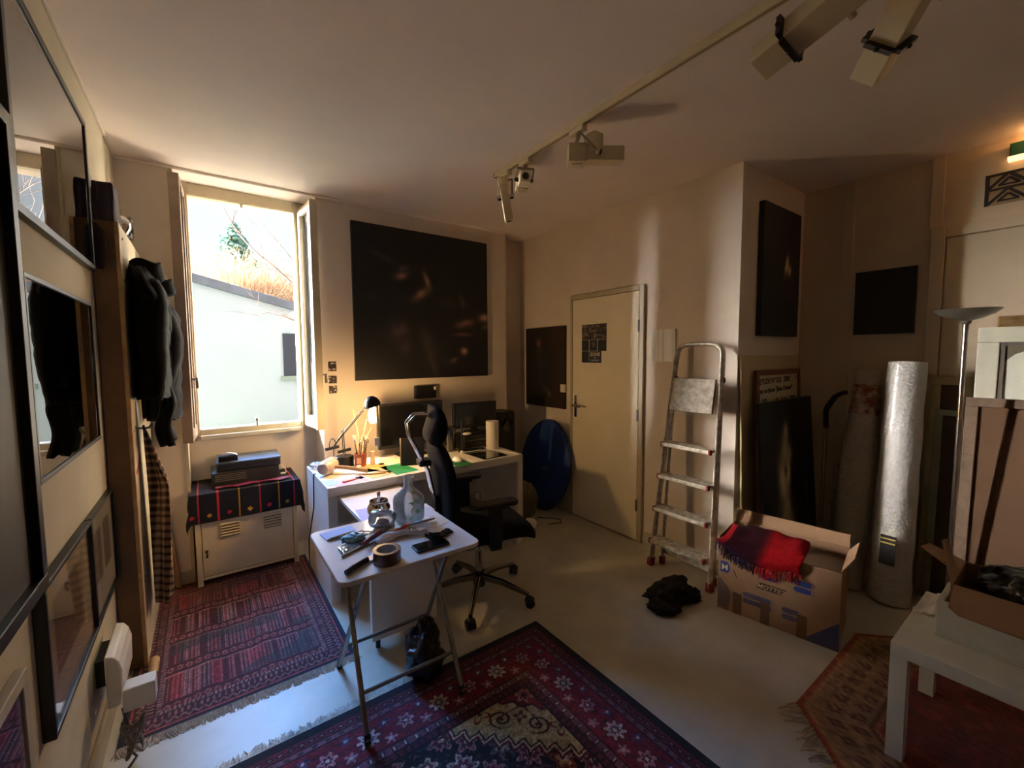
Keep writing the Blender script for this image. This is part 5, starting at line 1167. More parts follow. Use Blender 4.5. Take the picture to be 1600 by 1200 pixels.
for i in range(26):
    f = i/25; P.append([Vector((.535+.215*f, 1.695+.030*math.sin(f*4)+.055*(g-.5)*(.6+.4*math.sin(f*7)), Z+.005+.020*abs(mnoise.noise(Vector((f*6, g*3, 1))))+.016*math.sin(g*PI))) for g in np.linspace(0, 1, 10)])
b.grid(P); T1('rag', 'crumpled white rag behind the tape roll on the folding table', 'cloth', b, MAT('white_rag', (206, 202, 206), .9, bump=.3, bs=80), smooth=180, solid=.004, solid_off=0)
b = MB(); rng = random.Random(6)
for k in range(7):
    c = Vector((.69+rng.uniform(-.02, .02), 1.745+rng.uniform(-.014, .014), Z+.006+.004*k*.6)); a = rng.random()*6.28
    b.obox(c, (.030, .009, .003), rotz(a)); b.tube([c+Vector((.011*math.cos(t), .011*math.sin(t), 0))+Vector((math.cos(a)*.02, math.sin(a)*.02, 0)) for t in np.linspace(0, 2*PI, 10)], .0022, 5)
T1('keys', 'bunch of metal keys right of the white rag', 'keys', b, MAT('brass_key', (150, 124, 90), .3, metal=.9), smooth=40)
b = MB(); b.ell((.475, 1.795, Z+.018), (.046, .032, .017), 40, 22, amp=.4, fr=3.0, seed=4, flat=-.0165); T1('plastic_bag', 'crumpled bright blue plastic bag on the left of the folding table', 'bag', b, MAT('blue_plastic', (150, 214, 240), .35, var=.15, vs=30), smooth=180)
b = MB(); b.tube([(.425, 1.797, Z+.014), (.450, 1.797, Z+.016)], [.012, .010], 10)
T1('bag_tie', 'twisted blue plastic neck of the bag at the table left', 'bag tie', b, MAT('blue_plastic_dark', (60, 140, 190), .4), smooth=60)
b = MB(); P = []
for i in range(10):
    f = i/9; P.append([Vector((.398+.12*g, 1.675+.085*f+.05*g, Z+.004+.012*abs(mnoise.noise(Vector((g*4, f*4, 7)))))) for g in np.linspace(0, 1, 12)])
b.grid(P); T1('clear_pouch', 'clear plastic pouch lying in front of the blue bag', 'pouch', b, m_clear, smooth=180, solid=.003, solid_off=1)
b = MB(); b.tube([(.395, 1.672, Z+.006), (.515, 1.732, Z+.006)], .005, 8); T1('spatula', 'thin grey palette knife along the clear pouch edge', 'palette knife', b, m_steel, smooth=60)
b = MB(); b.tube([(.384, 1.862, Z+.006), (.40, 1.864, Z+.007), (.50, 1.882, Z+.007)], [.002, .006, .006], 8); T1('pen', 'brown wooden pen beside the blue note pad', 'pen', b, m_wood, smooth=60)
b = MB(); b.tube([(.43, 1.868-.018, Z+.006), (.53, 1.868-.002, Z+.007)], [.005, .006], 8); T1('pen', 'dark metal pen lying behind the blue plastic bag', 'pen', b, m_steel, smooth=60)
b = MB()
for k in range(3): b.tube([(.535+.028*math.cos(t+k), 1.832+.020*math.sin(t), Z+.006+.004*k) for t in np.linspace(0, 5.5, 18)], .0018, 5)
T1('wire_tangle', 'small tangle of clear wire left of the glass jar', 'wire', b, m_chrome, smooth=60)

# ------------------------------------------------------------------ floor things
b = MB(); b.ell((.765, 1.765, .115), (.080, .100, .125), 44, 28, amp=.36, fr=2.0, seed=3, flat=-.104); b.ell((.785, 1.775, .215), (.045, .06, .06), 26, 16, amp=.4, fr=3, seed=5)
bb_ = T1('plastic_sack', 'black plastic sack slumped on the floor under the folding table', 'bag', b, MAT('black_polythene', (16, 15, 17), .35, bump=.4, bs=18), smooth=180)
b = MB(); b.ell((2.25, 1.465, .040), (.165, .105, .058), 60, 30, amp=.42, fr=2.2, seed=11, flat=-.038); b.ell((2.13, 1.42, .026), (.10, .08, .036), 36, 18, amp=.4, fr=2.4, seed=3, flat=-.025); b.ell((2.33, 1.40, .024), (.09, .06, .034), 36, 18, amp=.4, fr=2.4, seed=8, flat=-.023)
T1('dropped_jumper', 'black crumpled garment lying on the floor in front of the ladder', 'garment', b, MAT('black_knit', (17, 15, 15), .95, bump=.6, bs=60, var=.3), smooth=180)
# ------------------------------------------------------------------ boards, note and painting leaning on the pier
def lean(p0, p1, h, yb, yt, t):                                       # panel leaning on a wall facing -Y: bottom at yb, top at yt
    ang = math.atan2(yt-yb, h); M = frame((p0, yb, 0), (1, 0, 0), (0, math.sin(ang), math.cos(ang))); return M, math.hypot(h, yt-yb)
M_, H_ = lean(2.775, 3.66, 1.485, 1.30, 1.347, .012)
T1('board', 'tall pale board leaning flat against the pier below the narrow black painting', 'board', MB(M_).box(0, .885, 0, H_, .0, .012), MAT('pale_ply', (196, 180, 142), .7, var=.12, vs=3), bevel=.002)
M_, H_ = lean(2.90, 3.58, 1.388, 1.245, 1.312, .012)
nt_ = TH('framed_note', 'brown-framed white sheet with handwriting standing behind the dark leaning painting', 'framed note', (3.24, 1.25, 0))
b = MB(M_); fw = .035; w = .68; b.box(0, w, 0, fw, 0, .018); b.box(0, w, H_-fw, H_, 0, .018); b.box(0, fw, fw, H_-fw, 0, .018); b.box(w-fw, w, fw, H_-fw, 0, .018)
OB('frame', b, MAT('brown_frame', (126, 78, 48), .6, var=.15), nt_)
sh_ = OB('sheet', MB(M_).box(fw, w-fw, fw, H_-fw, .006, .010), MAT('note_white', (206, 200, 176), .8, var=.06), nt_)
m_inkh = MAT('ink', (26, 24, 24), .7)
def tn(s, x, y, sz, sh=.2):
    b = MB(); txt(b, s, sz, M_ @ Matrix.Translation((x, H_-y, .0105)) @ Matrix.Rotation(.02, 4, 'Z'), shear=sh, align='LEFT', bold=.0012); OB('handwriting', b, m_inkh, sh_)
tn('ETUDE N°13.8.  2000', .045, .095, .052); tn('sur le thème "Jésus Devant"', .045, .155, .045); tn('1/8', .06, .235, .06, .3); tn('Ch. Cathy  2000', .27, .235, .05, .25); tn('2', .60, .07, .03)
def leanp(u, v):
    c = base(u, (15, 13, 16)); n = .6+.6*vnoise(u*9, v*12, 3)
    for cx, cy, sx, sy, ro, k in ((.40, .52, .07, .10, 0, .7), (.45, .62, .05, .06, 0, .6), (.36, .33, .09, .16, .2, .75), (.46, .40, .05, .10, 0, .8), (.42, .12, .14, .12, 0, .8), (.50, .50, .06, .05, -.6, .6)): c = mixc(c, (222, 206, 160), G(u, v, cx, cy+.20, sx, sy, ro)*k*n*1.15)
    c = mixc(c, (130, 116, 90), G(u, v, .82, .45, .03, .2)*.6); c = mixc(c, (20, 18, 18), G(u, v, .42, .60, .03, .03)*.7)
    return c
M_, H_ = lean(2.80, 3.6, 1.185, 1.16, 1.25, .02)
canvas('painting', 'dark painting with a pale ghostly figure leaning behind the moving box', 'painting', M_ @ Matrix.Translation((0, 0, .0)), .81, H_, leanp, 70, 90, .02)
# ------------------------------------------------------------------ moving box with scarf
bo = Vector((2.402, 1.252, 0)); ex = Vector((.107, -.562, 0)).normalized(); ey = Vector((-ex.y, ex.x, 0)); W_, D_, H2 = .575, .325, .435
BM = frame(bo, ex, ey)                                              # x along the front face, y into depth, z up
mb_ = TH('moving_box', 'open cardboard moving box with blue printed pictograms, red scarf over its edge', 'cardboard box', BM @ Vector((W_/2, D_/2, 0)))
b = MB(BM); t = .006
b.box(0, W_, 0, t, 0, H2-.03); b.box(0, W_, D_-t, D_, 0, H2); b.box(0, t, t, D_-t, 0, H2); b.box(W_-t, W_, t, D_-t, 0, H2-.02); b.box(t, W_-t, t, D_-t, 0, t); OB('carton', b, m_card, mb_, bevel=.002)
b = MB(BM); b.add([(.0, D_, H2), (W_, D_, H2-.0), (W_, D_+.02, H2+.06), (.0, D_+.02, H2+.07), (.0, D_+.004, H2), (W_, D_+.004, H2), (W_, D_+.024, H2+.06), (.0, D_+.024, H2+.07)], [(0, 1, 2, 3), (4, 7, 6, 5), (0, 4, 5, 1), (1, 5, 6, 2), (2, 6, 7, 3), (3, 7, 4, 0)]); OB('flap', b, m_card, mb_)
b = MB(BM); b.add([(W_, .01, H2-.02), (W_, D_-.01, H2-.02), (W_+.045, D_-.03, H2+.045), (W_+.045, .05, H2+.045)], [(0, 1, 2, 3)]); OB('flap', b, m_card, mb_, solid=.004)
FM = BM @ frame((0, -.0006, 0), (1, 0, 0), (0, 0, 1))               # drawing plane of the front: x right, y up, z out
m_ink = MAT('blue_ink', (44, 62, 134), .8, var=.2); m_ink2 = MAT('faded_ink', (92, 84, 112), .85, var=.3); m_bk = MAT('dark_ink', (62, 50, 46), .85)
def flat(poly, m_, nm, z=.0004, hole=None):
    b = MB(FM); b.prism(poly, 0, z); return OB(nm, b, m_, mb_)
def capsule(x0, x1, y0, y1): r = (y1-y0)/2; return [(x1-r+r*math.sin(a), (y0+y1)/2-r*math.cos(a)) for a in np.linspace(0, PI, 9)]+[(x0+r-r*math.sin(a), (y0+y1)/2+r*math.cos(a)) for a in np.linspace(0, PI, 9)]
def ring(x, y, r, m_, nm='pictogram'):
    b = MB(FM); n = 24; b.add([(x+r*math.cos(a), y+r*math.sin(a), .0005) for a in np.linspace(0, 2*PI, n, endpoint=False)]+[(x+r*.85*math.cos(a), y+r*.85*math.sin(a), .0005) for a in np.linspace(0, 2*PI, n, endpoint=False)], [(i, (i+1) % n, n+(i+1) % n, n+i) for i in range(n)]); OB(nm, b, m_, mb_)
for (x, y, m_, k) in ((.075, .30, m_ink, 2), (.225, .255, m_ink, 1), (.375, .245, m_ink, 2), (.135, .085, m_ink2, 2), (.20, .085, m_ink2, 2), (.325, .075, m_ink2, 2)):
    for q in range(k):
        flat(capsule(x, x+.078, y+q*.036, y+q*.036+.028), m_, 'pictogram'); ring(x+.078, y+q*.036+.014, .014, m_)
flat([(.012, .225), (.052, .225), (.064, .245), (.064, .262), (.052, .29), (.012, .29)], m_ink, 'size_badge', .0004)
b = MB(); txt(b, 'M', .05, FM @ Matrix.Translation((.036, .240, .0008)), bold=.0002); OB('badge_letter', b, MAT('badge_white', (196, 180, 150), .8), mb_)
flat([(.20, .195), (.325, .195), (.345, .232), (.215, .232)], m_bk, 'brand_plate', .0004)
b = MB(); txt(b, 'MOTTEZ', .034, FM @ Matrix.Translation((.272, .201, .0010)), shear=.25, bold=.0003); OB('brand_lettering', b, MAT('brand_tan', (176, 140, 100), .85), mb_)
flat([(.098, .215), (.104, .215), (.084, .255), (.078, .255)], m_bk, 'arrow')
for x in (.085, .225, .395): flat([(x, .0), (x+.045, .0), (x+.045, .125), (x, .125)], MAT('tape_patch', (96, 66, 46), .5) if x < .1 else bpy.data.materials['tape_patch'], 'tape_strip', .0008)
flat([(x, y) for x, y in [(.0, .02), (.055, .0), (.07, .08), (.06, .14), (.02, .18), (0, .19)]], MAT('scuff', (118, 100, 98), .85, var=.3), 'scuffed_print', .0003)
flat([(.42, .0), (W_-.002, .0), (W_-.002, .15), (.54, .12)], MAT('corner_print', (70, 70, 104), .8, var=.3), 'corner_print', .0003)
# red fringed scarf over the front edge
b = MB(BM); P = []; nu, nv = 40, 46
def sc_pt(g, f):
    x = .015+.39*g+.02*math.sin(f*5); wob = mnoise.noise(Vector((g*5, f*3, 4)))
    if f < .45: q = f/.45; return Vector((x, .23-.225*q, H2+.006+.035*math.sin(q*PI)*(.4+.9*math.sin(g*PI))+.016*wob))
    q = (f-.45)/.55; dn = .025+.085*math.sin(min(1, g*1.15)*PI*.75)
    return Vector((x+.03*q*(g-.3), -.006-.016*math.sin(q*PI)-.012*abs(wob), H2+.008-.012*q-dn*q))
for i in range(nv): P.append([sc_pt(j/(nu-1), i/(nv-1)) for j in range(nu)])
b.grid(P)
u, v = np.meshgrid(np.linspace(0, 1, nu), np.linspace(0, 1, nv)); c = base(u, (44, 8, 18)); c = mixc(c, (158, 14, 24), sstep(u, .45, .62)*(1-.0*v)); c = mixc(c, (140, 16, 30), (u < .10)*1.0); c = mixc(c, (40, 20, 50), sstep(.5-u, .0, .3)*sstep(v, .6, .9)*.6); b.col = lin(c).reshape(-1, 3)
rs = TH('scarf', 'red and dark plum fringed scarf draped over the edge of the moving box', 'scarf', BM @ Vector((.2, .05, H2-.05)))
OB('cloth', b, MAT('red_wool', None, .95, attr=True, var=.25, vs=40, bump=.4, bs=200, spec=.15), rs, smooth=180, solid=.006, solid_off=0)
rng = random.Random(3)
for nm, g0, g1, colr in (('fringe', .0, .5, (40, 16, 36)), ('fringe', .5, 1.0, (150, 18, 30))):
    b = MB(BM)
    for k in range(48):
        p = sc_pt(rng.uniform(g0, g1), 1.0); q = p+Vector((rng.uniform(-.02, .02), -.008, -.035-.03*rng.random())); b.tube([p, p.lerp(q, .5)+Vector((rng.uniform(-.006, .006), -.004, 0)), q], [.003, .003, .0015], 4)
    o = OB(nm, b, MAT('fr_%d' % colr[0], colr, .95), rs); o['kind'] = 'stuff'
# ------------------------------------------------------------------ hand trolley, wrap rolls, frames, uplighter
tl = TH('hand_trolley', 'folding luggage trolley with a bent black handle left of the bubble wrap rolls', 'trolley', (3.5, 1.07, 0))
b = MB()
for y in (1.085,): b.tube([(3.45, y, .05), (3.51, y+.01, 1.03)], .011, 10)
b.tube([(3.47, 1.03, .05), (3.53, 1.03, .75)], .010, 10); OB('pole', b, m_alu, tl, smooth=60)
b = MB(); b.tube([(3.51, 1.095, .98), (3.512, 1.10, 1.09), (3.512, 1.09, 1.125), (3.515, 1.05, 1.20), (3.518, 1.02, 1.222), (3.52, .985, 1.235)], [.015, .016, .018, .017, .015, .013], 10); OB('handle', b, m_black, tl, smooth=60)
OB('base_plate', MB().box(3.33, 3.50, .995, 1.10, .02, .032), m_black, tl)
for y in (1.01, 1.09):
    OB('wheel', MB().cyl((3.50, y-.012, .06), (3.50, y+.012, .06), .06, n=24), m_black, tl, smooth=40)
m_wrap = MAT('bubble_wrap', (206, 204, 198), .28, var=.12, vs=30, bump=1.0, bs=55, coat=.5)
def roll(label, p0, p1, rs, seed, mt):
    t = TH('wrap_roll', label, 'roll', p0, 'bubble wrap rolls in the alcove'); p0, p1 = Vector(p0), Vector(p1); n = 40; k = len(rs); vs = []; b = MB(); P = []
    ax = (p1-p0).normalized(); xa = Vector((0, 1, 0)); xa = (xa-ax*xa.dot(ax)).normalized(); ya = ax.cross(xa)
    for i, r in enumerate(rs):
        f = i/(k-1); c = p0.lerp(p1, f); P.append([c+(xa*math.cos(a)+ya*math.sin(a))*r*(1+.05*mnoise.noise(Vector((math.cos(a)*2+seed, math.sin(a)*2, f*7)))+.02*mnoise.noise(Vector((math.cos(a)*6, math.sin(a)*6+seed, f*20)))) for a in np.linspace(0, 2*PI, n, endpoint=False)])
    b.grid(P, closed=True); b.f.append(tuple(range(n))); b.mi.append(0); b.f.append(tuple(range((k-1)*n, k*n))[::-1]); b.mi.append(0)
    for v_ in range(len(b.v)):
        x, y, z = b.v[v_]; b.v[v_] = (x, y, max(z, 0.001))
    OB('wrap', b, mt, t, smooth=60); return t, P
t1, P1 = roll('slimmer bubble wrap roll with red printed paper near its top', (3.31, .890, .004), (3.50, .872, 1.385), [+.078+.020*math.sin(min(1, (1-i/29)*1.5)*PI*.75) - .012*(i > 20) for i in range(30)], 2, MAT('wrap_dull', (176, 166, 152), .45, var=.12, vs=20, bump=.7, bs=50))
b = MB(); 
rows = [[Vector(p)+ (Vector(p)-sum((Vector(q) for q in P1[i]), Vector())/40).normalized()*.0015 for p in P1[i]] for i in range(23, 28)]
b.grid([r[:] for r in rows], closed=True)
OB('printed_band', b, MAT('red_print', (190, 170, 146), .6, col2=(132, 62, 44), vs=26, var=.6), t1, smooth=60)
t2, P2 = roll('tall shiny bubble wrap roll with a yellow printed label near its foot', (3.30, .672, .004), (3.43, .672, 1.44), [.100+.006*math.sin(i) *.4- .010*(i/29) for i in range(30)], 5, m_wrap)
c = Vector((3.335, .672, .36)); Ml = frame(c+Vector((-.108, -.0, 0))+Vector((0, 0, 0)), (.0, -1, 0), (.09, 0, 1))
OB('label', MB(Ml).box(-.035, .035, -.11, .06, -.0, .010), MAT('black_label', (34, 30, 28), .5), t2)
for z in (.02, .045): OB('label_stripe', MB(Ml).box(-.034, .034, z-.008, z, .010, .011), MAT('yellow_stripe', (196, 176, 84), .5) if z < .03 else bpy.data.materials['yellow_stripe'], t2)
def leanx(name, label, cat, y0, y1, h, xb, xt, parts, group=None):   # framed thing leaning on the alcove wall, facing -X
    ang = math.atan2(xt-xb, h); M = frame((xb, y0, 0), (0, -1, 0), (math.sin(ang), 0, math.cos(ang))); w = y0-y1; H = math.hypot(h, xt-xb)
    t = TH(name, label, cat, M @ Vector((w/2, 0, 0)), group); parts(M, w, H, t); return t
def fr4(M, w, H, fw, d, d0=0):
    b = MB(M); b.box(0, w, 0, fw, d0, d); b.box(0, w, H-fw, H, d0, d); b.box(0, fw, fw, H-fw, d0, d); b.box(w-fw, w, fw, H-fw, d0, d); return b
m_gold = MAT('old_gold', (150, 120, 74), .45, metal=.3, var=.35, vs=25, bump=.5, bs=60)
def p_gold(M, w, H, t): OB('frame', fr4(M, w, H, .075, .03), m_gold, t, bevel=.008); OB('backing', MB(M).box(.075, w-.075, .075, H-.075, 0, .01), MAT('brown_back', (104, 74, 48), .8), t)
leanx('framed_picture', 'gilt frame whose top shows above the white frame in the alcove', 'picture', .345, -.42, 1.70, 3.56, 3.655, p_gold, 'frames stacked in the alcove')
def p_white(M, w, H, t):
    OB('frame', fr4(M, w, H, .085, .03), MAT('white_frame', (206, 204, 182), .5, var=.08), t, bevel=.006)
    OB('inner_trim', fr4(M @ Matrix.Translation((.085, .085, 0)), w-.17, H-.17, .02, .022), MAT('grey_trim', (96, 88, 76), .5), t)
    OB('panel', MB(M).box(.105, w-.105, .105, H-.105, 0, .012), MAT('pale_panel', (206, 208, 188), .6, var=.06), t)
    b = MB(M); pts = [(.105, H-.105, .014), (.105, H-.19, .014), (.14, H-.15, .014), (.19, H-.125, .014), (.26, H-.115, .014), (.26, H-.105, .014)]; b.add(pts, [(0, 1, 2, 3, 4, 5)]); OB('corner_ornament', b, MAT('olive_ornament', (104, 96, 74), .6), t, solid=.003)
leanx('framed_picture', 'white painted frame with arched corners standing behind the brown board', 'picture', .405, -.42, 1.635, 3.48, 3.59, p_white, 'frames stacked in the alcove')
def p_thin(col, fw): 
    def f(M, w, H, t): OB('frame', fr4(M, w, H, fw, .02), MAT('thin_frame_%d' % col[0], col, .5, var=.2), t, bevel=.003); OB('backing', MB(M).box(fw, w-fw, fw, H-fw, 0, .006), MAT('backing_%d' % col[0], (78, 58, 44), .8, var=.2), t)
    return f
leanx('framed_picture', 'pale wooden frame just right of the shiny bubble wrap roll', 'picture', .60, .415, 1.352, 3.575, 3.64, p_thin((186, 170, 128), .05), 'frames stacked in the alcove')
leanx('framed_picture', 'greenish grey frame half hidden by the lamp pole in the alcove', 'picture', .565, .42, 1.155, 3.535, 3.605, p_thin((150, 146, 122), .035), 'frames stacked in the alcove')
def p_brown(M, w, H, t):
    OB('panel', MB(M).box(.05, w-.05, .05, H-.05, 0, .012), MAT('brown_hardboard', (90, 62, 38), .8, var=.12, vs=4), t)
    OB('frame', fr4(M, w, H, .05, .026), MAT('dusty_rail', (110, 88, 68), .7, var=.3, vs=18, bump=.3, bs=50), t, bevel=.003)
leanx('canvas_back', 'large brown backed canvas seen from behind at the right edge of the photo', 'canvas', .425, -.50, 1.245, 3.38, 3.50, p_brown)
ul = TH('floor_lamp', 'unlit uplighter floor lamp with a shallow grey bowl in the alcove', 'floor lamp', (3.30, .425, 0))
b = MB(); b.lathe([(0, 0), (.115, 0), (.12, .012), (.02, .022), (0, .022)], (3.30, .425, 0), 30); OB('base', b, m_steel, ul, smooth=40)
b = MB(); b.tube([(3.30, .425, .02), (3.325, .4255, 1.66)], .012, 14); OB('pole', b, m_chrome, ul, smooth=40)
b = MB(); b.lathe([(.012, -.02), (.020, -.012), (.022, .0), (.060, .012), (.105, .034), (.132, .060), (.129, .060), (.100, .038), (.055, .017), (0, .012)], (3.325, .4255, 1.668), 40); OB('bowl', b, MAT('grey_bowl', (112, 106, 92), .35, metal=.4), ul, smooth=50)
# ------------------------------------------------------------------ white side table and its load
wt = TH('side_table', 'square white side table at the lower right on the rust rug', 'side table', (2.26, .115, 0))
wx0, wx1, wy0, wy1, wz = 1.985, 2.535, -.16, .392, .45
OB('tabletop', MB().box(wx0, wx1, wy0, wy1, wz-.05, wz), MAT('side_table_white', (222, 218, 196), .45, var=.06, vs=8), wt, bevel=.003)
for x in (wx0, wx1-.05):
    for y in (wy0, wy1-.05): OB('leg', MB().box(x+.0005, x+.0495, y+.0005, y+.0495, .0095, wz-.05), bpy.data.materials['side_table_white'], wt, bevel=.002)
b = MB(); b.box(2.155, 2.50, -.15, .305, wz+.0, wz+.012); b.box(2.155, 2.175, -.15, .305, wz+.012, wz+.135); b.box(2.48, 2.50, -.15, .305, wz+.012, wz+.135); b.box(2.175, 2.48, .285, .305, wz+.012, wz+.135); b.box(2.175, 2.48, -.15, -.13, wz+.012, wz+.135)
T1('foam_tray', 'white polystyrene tray on the side table', 'tray', b, MAT('polystyrene', (206, 210, 196), .8, var=.08, vs=20, bump=.2, bs=90), bevel=.004)
cb = TH('carton', 'open brown cardboard carton with splayed flaps standing in the polystyrene tray', 'cardboard box', (2.33, .08, wz+.012))
c0x, c1x, c0y, c1y, cz0, cz1 = 2.185, 2.47, -.12, .275, wz+.012, wz+.20
b = MB(); b.box(c0x, c1x, c0y, c0y+.005, cz0, cz1); b.box(c0x, c1x, c1y-.005, c1y, cz0, cz1); b.box(c0x, c0x+.005, c0y+.005, c1y-.005, cz0, cz1); b.box(c1x-.005, c1x, c0y+.005, c1y-.005, cz0, cz1); b.box(c0x+.005, c1x-.005, c0y+.005, c1y-.005, cz0, cz0+.005)
OB('carton_body', b, m_card, cb)
def flap(pts, nm='flap'):
    b = MB(); b.add(pts, [tuple(range(len(pts)))]); OB(nm, b, m_card, cb, solid=.005, solid_off=0)
e = lambda x, y, z: Vector((x, y, z))
flap([e(c0x, c1y-.01, cz1), e(c0x, c1y-.20, cz1), e(c0x-.115, c1y-.215, cz1-.045), e(c0x-.135, c1y-.185, cz1-.055), e(c0x-.135, c1y-.04, cz1-.050), e(c0x-.115, c1y-.012, cz1-.04)])
flap([e(c0x+.005, c1y, cz1), e(c0x+.12, c1y, cz1), e(c0x+.115, c1y+.03, cz1+.13), e(c0x+.015, c1y+.03, cz1+.15)])
flap([e(c0x+.13, c1y, cz1), e(c1x, c1y, cz1), e(c1x+.02, c1y+.11, cz1+.03), e(c0x+.15, c1y+.11, cz1+.06)])
flap([e(c0x+.01, c0y, cz1), e(c1x-.01, c0y, cz1), e(c1x-.02, c0y-.10, cz1-.03), e(c0x+.02, c0y-.10, cz1-.03)])
b = MB(); b.ell((2.345, .06, cz1-.01), (.125, .165, .085), 36, 20, amp=.22, fr=2.6, seed=8)
T1('black_bag', 'shiny black plastic bag bulging out of the open cardboard carton', 'bag', b, MAT('shiny_polythene', (30, 29, 32), .22, bump=.5, bs=16), smooth=180)
b = MB(); P = []
for i in range(14):
    f = i/13; P.append([Vector((2.27+.14*g+.03*f, .385-.065*f+.006*math.sin(g*7), wz+.006+.035*abs(mnoise.noise(Vector((g*3, f*3, 5))))+.05*f*g)) for g in np.linspace(0, 1, 14)])
P = [[Vector((p.x, p.y, p.z+.02)) if False else p for p in r] for r in P]
b.grid(P); T1('tissue_paper', 'crumpled white tissue paper at the back corner of the side table beside the tray', 'paper', b, m_paper, smooth=180, solid=.002, solid_off=1)
# ------------------------------------------------------------------ upper right: lattice panel and exit sign
b = MB(); lt = TH('lattice_panel', 'dark zigzag patterned panel over the closed door in the alcove', 'wall panel', (XA-.01, .1, 2.335))
Mg = frame((XA-.001, .432, 2.337), (0, -1, 0), (0, 0, 1)); gw, gh = .62, .172
OB('panel_frame', MB(Mg).box(0, gw, 0, gh, 0, .006), MAT('panel_tan', (164, 140, 104), .8), lt)
m_pat = MAT('panel_black', (30, 20, 18), .7)
b = MB(Mg)
b.box(0, .016, 0, gh, .006, .010); b.box(.016, gw, gh-.013, gh, .006, .010); b.box(.016, gw, gh/2-.007, gh/2+.005, .006, .010)
def stroke(p, q, w): 
    p, q = Vector((*p, 0)), Vector((*q, 0)); d = (q-p).normalized(); n = Vector((-d.y, d.x, 0))*w/2; z1 = Vector((0, 0, .006)); z2 = Vector((0, 0, .0102))
    vs = [p-n+z1, p+n+z1, q+n+z1, q-n+z1, p-n+z2, p+n+z2, q+n+z2, q-n+z2]; b.add(vs, [(0, 1, 2, 3), (7, 6, 5, 4), (0, 4, 5, 1), (1, 5, 6, 2), (2, 6, 7, 3), (3, 7, 4, 0)])
for rI in range(2):
    y0 = 0.008+rI*gh/2; hh = gh/2-.012
    for k in range(4):
        x0 = .014+k*.155; stroke((x0, y0), (x0+.074, y0+hh), .014); stroke((x0+.074, y0+hh), (x0+.150, y0), .014)
        stroke((x0+.042, y0+.012), (x0+.076, y0+hh*.62), .012); stroke((x0+.076, y0+hh*.62), (x0+.112, y0+.012), .012); stroke((x0+.036, y0+.010), (x0+.118, y0+.010), .009)
OB('pattern', b, m_pat, lt)
es = TH('exit_sign', 'green emergency exit sign box high at the right edge', 'exit sign', (XA-.03, .23, 2.56))
OB('housing', MB().box(XA-.05, XA-.0005, .07, .345, 2.575, 2.645), MAT('sign_green', (24, 84, 58), .5), es, bevel=.003)
b = MB(); Me = frame((XA-.0505, .207, 2.61), (0, -1, 0), (0, 0, 1))
b.M = Me; b.ell((-.035, .018, 0), (.007, .007, .0006), 12, 6); b.tube([(-.038, .010, 0), (-.045, -.008, 0)], [.006, .005], 6, rb=.0006); b.tube([(-.045, -.008, 0), (-.034, -.014, 0), (-.036, -.028, 0)], .004, 6, rb=.0006); b.tube([(-.045, -.008, 0), (-.056, -.018, 0), (-.066, -.018, 0)], .004, 6, rb=.0006); b.tube([(-.040, .008, 0), (-.028, .002, 0)], .003, 6, rb=.0006); b.box(-.085, -.060, -.028, .026, 0, .0006); b.box(.02, .06, -.005, .005, 0, .0006)
OB('pictogram', b, MAT('sign_white', (224, 224, 214), .5), es)
OB('lamp_bar', MB().box(XA-.055, XA-.0005, .07, .35, 2.557, 2.574), MAT('amber_bar', (255, 190, 110), .5, emit=(1, .55, .22), es=1.3), es)
pl2 = bpy.data.lights.new('exit_light', 'POINT'); o = bpy.data.objects.new('exit_light', pl2); COL.objects.link(o); o.parent = es; o.location = Vector((XA-.075, .22, 2.66))-Vector(ORG[es.name]); pl2.energy = .5; pl2.color = (1, .45, .15); pl2.shadow_soft_size = .02
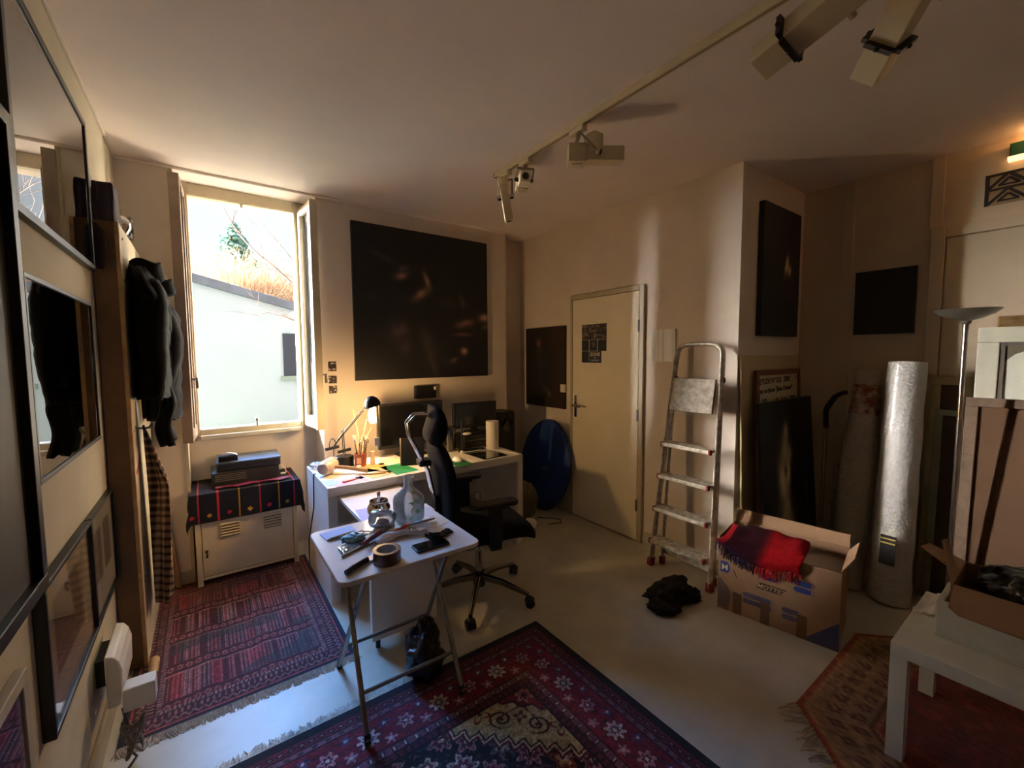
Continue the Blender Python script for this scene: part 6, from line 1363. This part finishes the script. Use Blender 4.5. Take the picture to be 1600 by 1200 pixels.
# ------------------------------------------------------------------ ceiling track and projector spots
m_tr = MAT('track_cream', (216, 200, 164), .5, var=.06)
tk = TH('ceiling_track', 'long cream lighting track running across the ceiling', 'lighting track', (1.6, .4, CZ-.03))
OB('rail', MB().box(1.583, 1.617, -1.4, 2.37, CZ-.032, CZ), m_tr, tk, bevel=.003)
OB('groove', MB().box(1.594, 1.606, -1.39, 2.36, CZ-.0335, CZ-.032), MAT('groove_tan', (150, 130, 98), .6), tk)
OB('end_cap', MB().box(1.588, 1.612, 2.37, 2.385, CZ-.030, CZ-.002), m_black, tk)
def spot(label, y, pc, ax, up, ln, w, rear, lens=True, sp=.06, gear=False):
    # pc: body centre; ax: beam axis; up: body up
    M = frame(pc, ax, up); t = TH('spotlight', label, 'spotlight', (1.6, y, CZ-.034), 'projector spots on the ceiling track')
    OB('adapter', MB().box(1.582, 1.618, y-.05, y+.05, CZ-.062, CZ-.034), m_tr, t, bevel=.004)
    b = MB(); top = Vector((1.6, y, CZ-.062)); c = Vector(pc)
    ub = M.to_3x3() @ Vector((0, 0, 1)); arm_ = top+Vector((0, 0, -.02)); b.cyl(top, arm_, .012, n=12)
    k = w*.5+.014
    b.tube([arm_-ub*k*.98, arm_+ub*k*.98], .006, 8, rb=.010)
    for s in (1, -1): b.tube([arm_+ub*k*s, c+ub*k*s], .004, 8, rb=.009)
    OB('yoke', b, MAT('yoke_tan', (150, 132, 100), .5) if 'yoke_tan' not in bpy.data.materials else bpy.data.materials['yoke_tan'], t, smooth=40)
    OB('barrel', MB(M).box(-ln*.25, ln*.62, -w*.42, w*.42, -w*.42, w*.42), m_tr, t, bevel=.003)
    bd = MB(M); bd.box(-ln*.25-rear, -ln*.25, -w*.55, w*.55, -w*.5, w*.5); bd.box(-ln*.25-rear*.8, -ln*.25-rear*.2, w*.55, w*.66, -w*.3, w*.3); ho = OB('lamp_housing', bd, m_tr, t, bevel=.006)
    b = MB(M)
    for i in range(4): b.box(-ln*.25-rear*.75+i*rear*.14, -ln*.25-rear*.70+i*rear*.14, -w*.552, -w*.55, -w*.3, w*.3)
    OB('vents', b, m_black, ho)
    if lens:
        b = MB(M); b.cyl((ln*.60, 0, 0), (ln*.625, 0, 0), w*.27, n=24); OB('lens', b, m_blackgl, t, smooth=40)
    for nm, (a, bq) in (('shutter', ((0, -1), (1, 0))), ('shutter', ((0, 0), (0, 1))), ('shutter', ((0, 0), (0, -1)))):
        d = Vector((0, bq[0]*1.0 if nm and bq[0] else 0, bq[1])); d = Vector((0, -1, 0)) if bq == (1, 0) else Vector((0, 0, bq[1]))
        b = MB(M); p = d*w*.42; b.obox(Vector((ln*sp, 0, 0))+p+d*.008, (.006 if lens else .012, w*.85 if (d.z and not lens) else .022, w*.85 if (d.y and not lens) else .022)); b.ell(Vector((ln*sp, 0, 0))+p+d*.020, (.007, .007, .007), 10, 8); OB('shutter_knob', b, m_black, t, smooth=60)
    if gear: OB('gear_box', MB().box(1.600+.02, 1.600+.085, y-.095, y-.02, CZ-.165, CZ-.075), m_tr, t, bevel=.004)
    for s in (1, -1): OB('pivot_knob', MB(M).cyl((0, 0, s*(w*.42)), (0, 0, s*(k+.012)), .010, n=12), m_tr, t, smooth=40)
    return t
spot('projector spot at the far end of the track pointing steeply down', 2.27, (1.585, 2.25, 2.50), (.12, -.10, -1), (-.55, -.83, 0), .25, .062, .05)
spot('projector spot second from the far end with its round lens facing the room', 2.06, (1.60, 2.08, 2.545), (-.45, -.80, -.10), (-.1, -.1, -1), .15, .074, .07)
spot('projector spot in mid-track lying level and pointing right', 1.62, (1.67, 1.56, 2.515), (.80, -.60, -.02), (0, 0, -1), .22, .085, .09, gear=True)
p0, p1 = onz(1186, 100, 2.42), onz(1312, -5, 2.47); a_ = (p0-p1).normalized()
spot('long projector spot at the top right tilted towards the far wall', .50, p0-a_*.223, a_, (.4, -.2, 1), .36, .098, .03, lens=False, sp=.36)
p0, p1 = onz(1357, 120, 2.37), onz(1428, -10, 2.47); a_ = (p0-p1).normalized()
spot('nearest long projector spot at the top right corner pointing down', .08, p0-a_*.223, a_, (.55, -.6, .9), .36, .092, .04, lens=False, sp=.33)
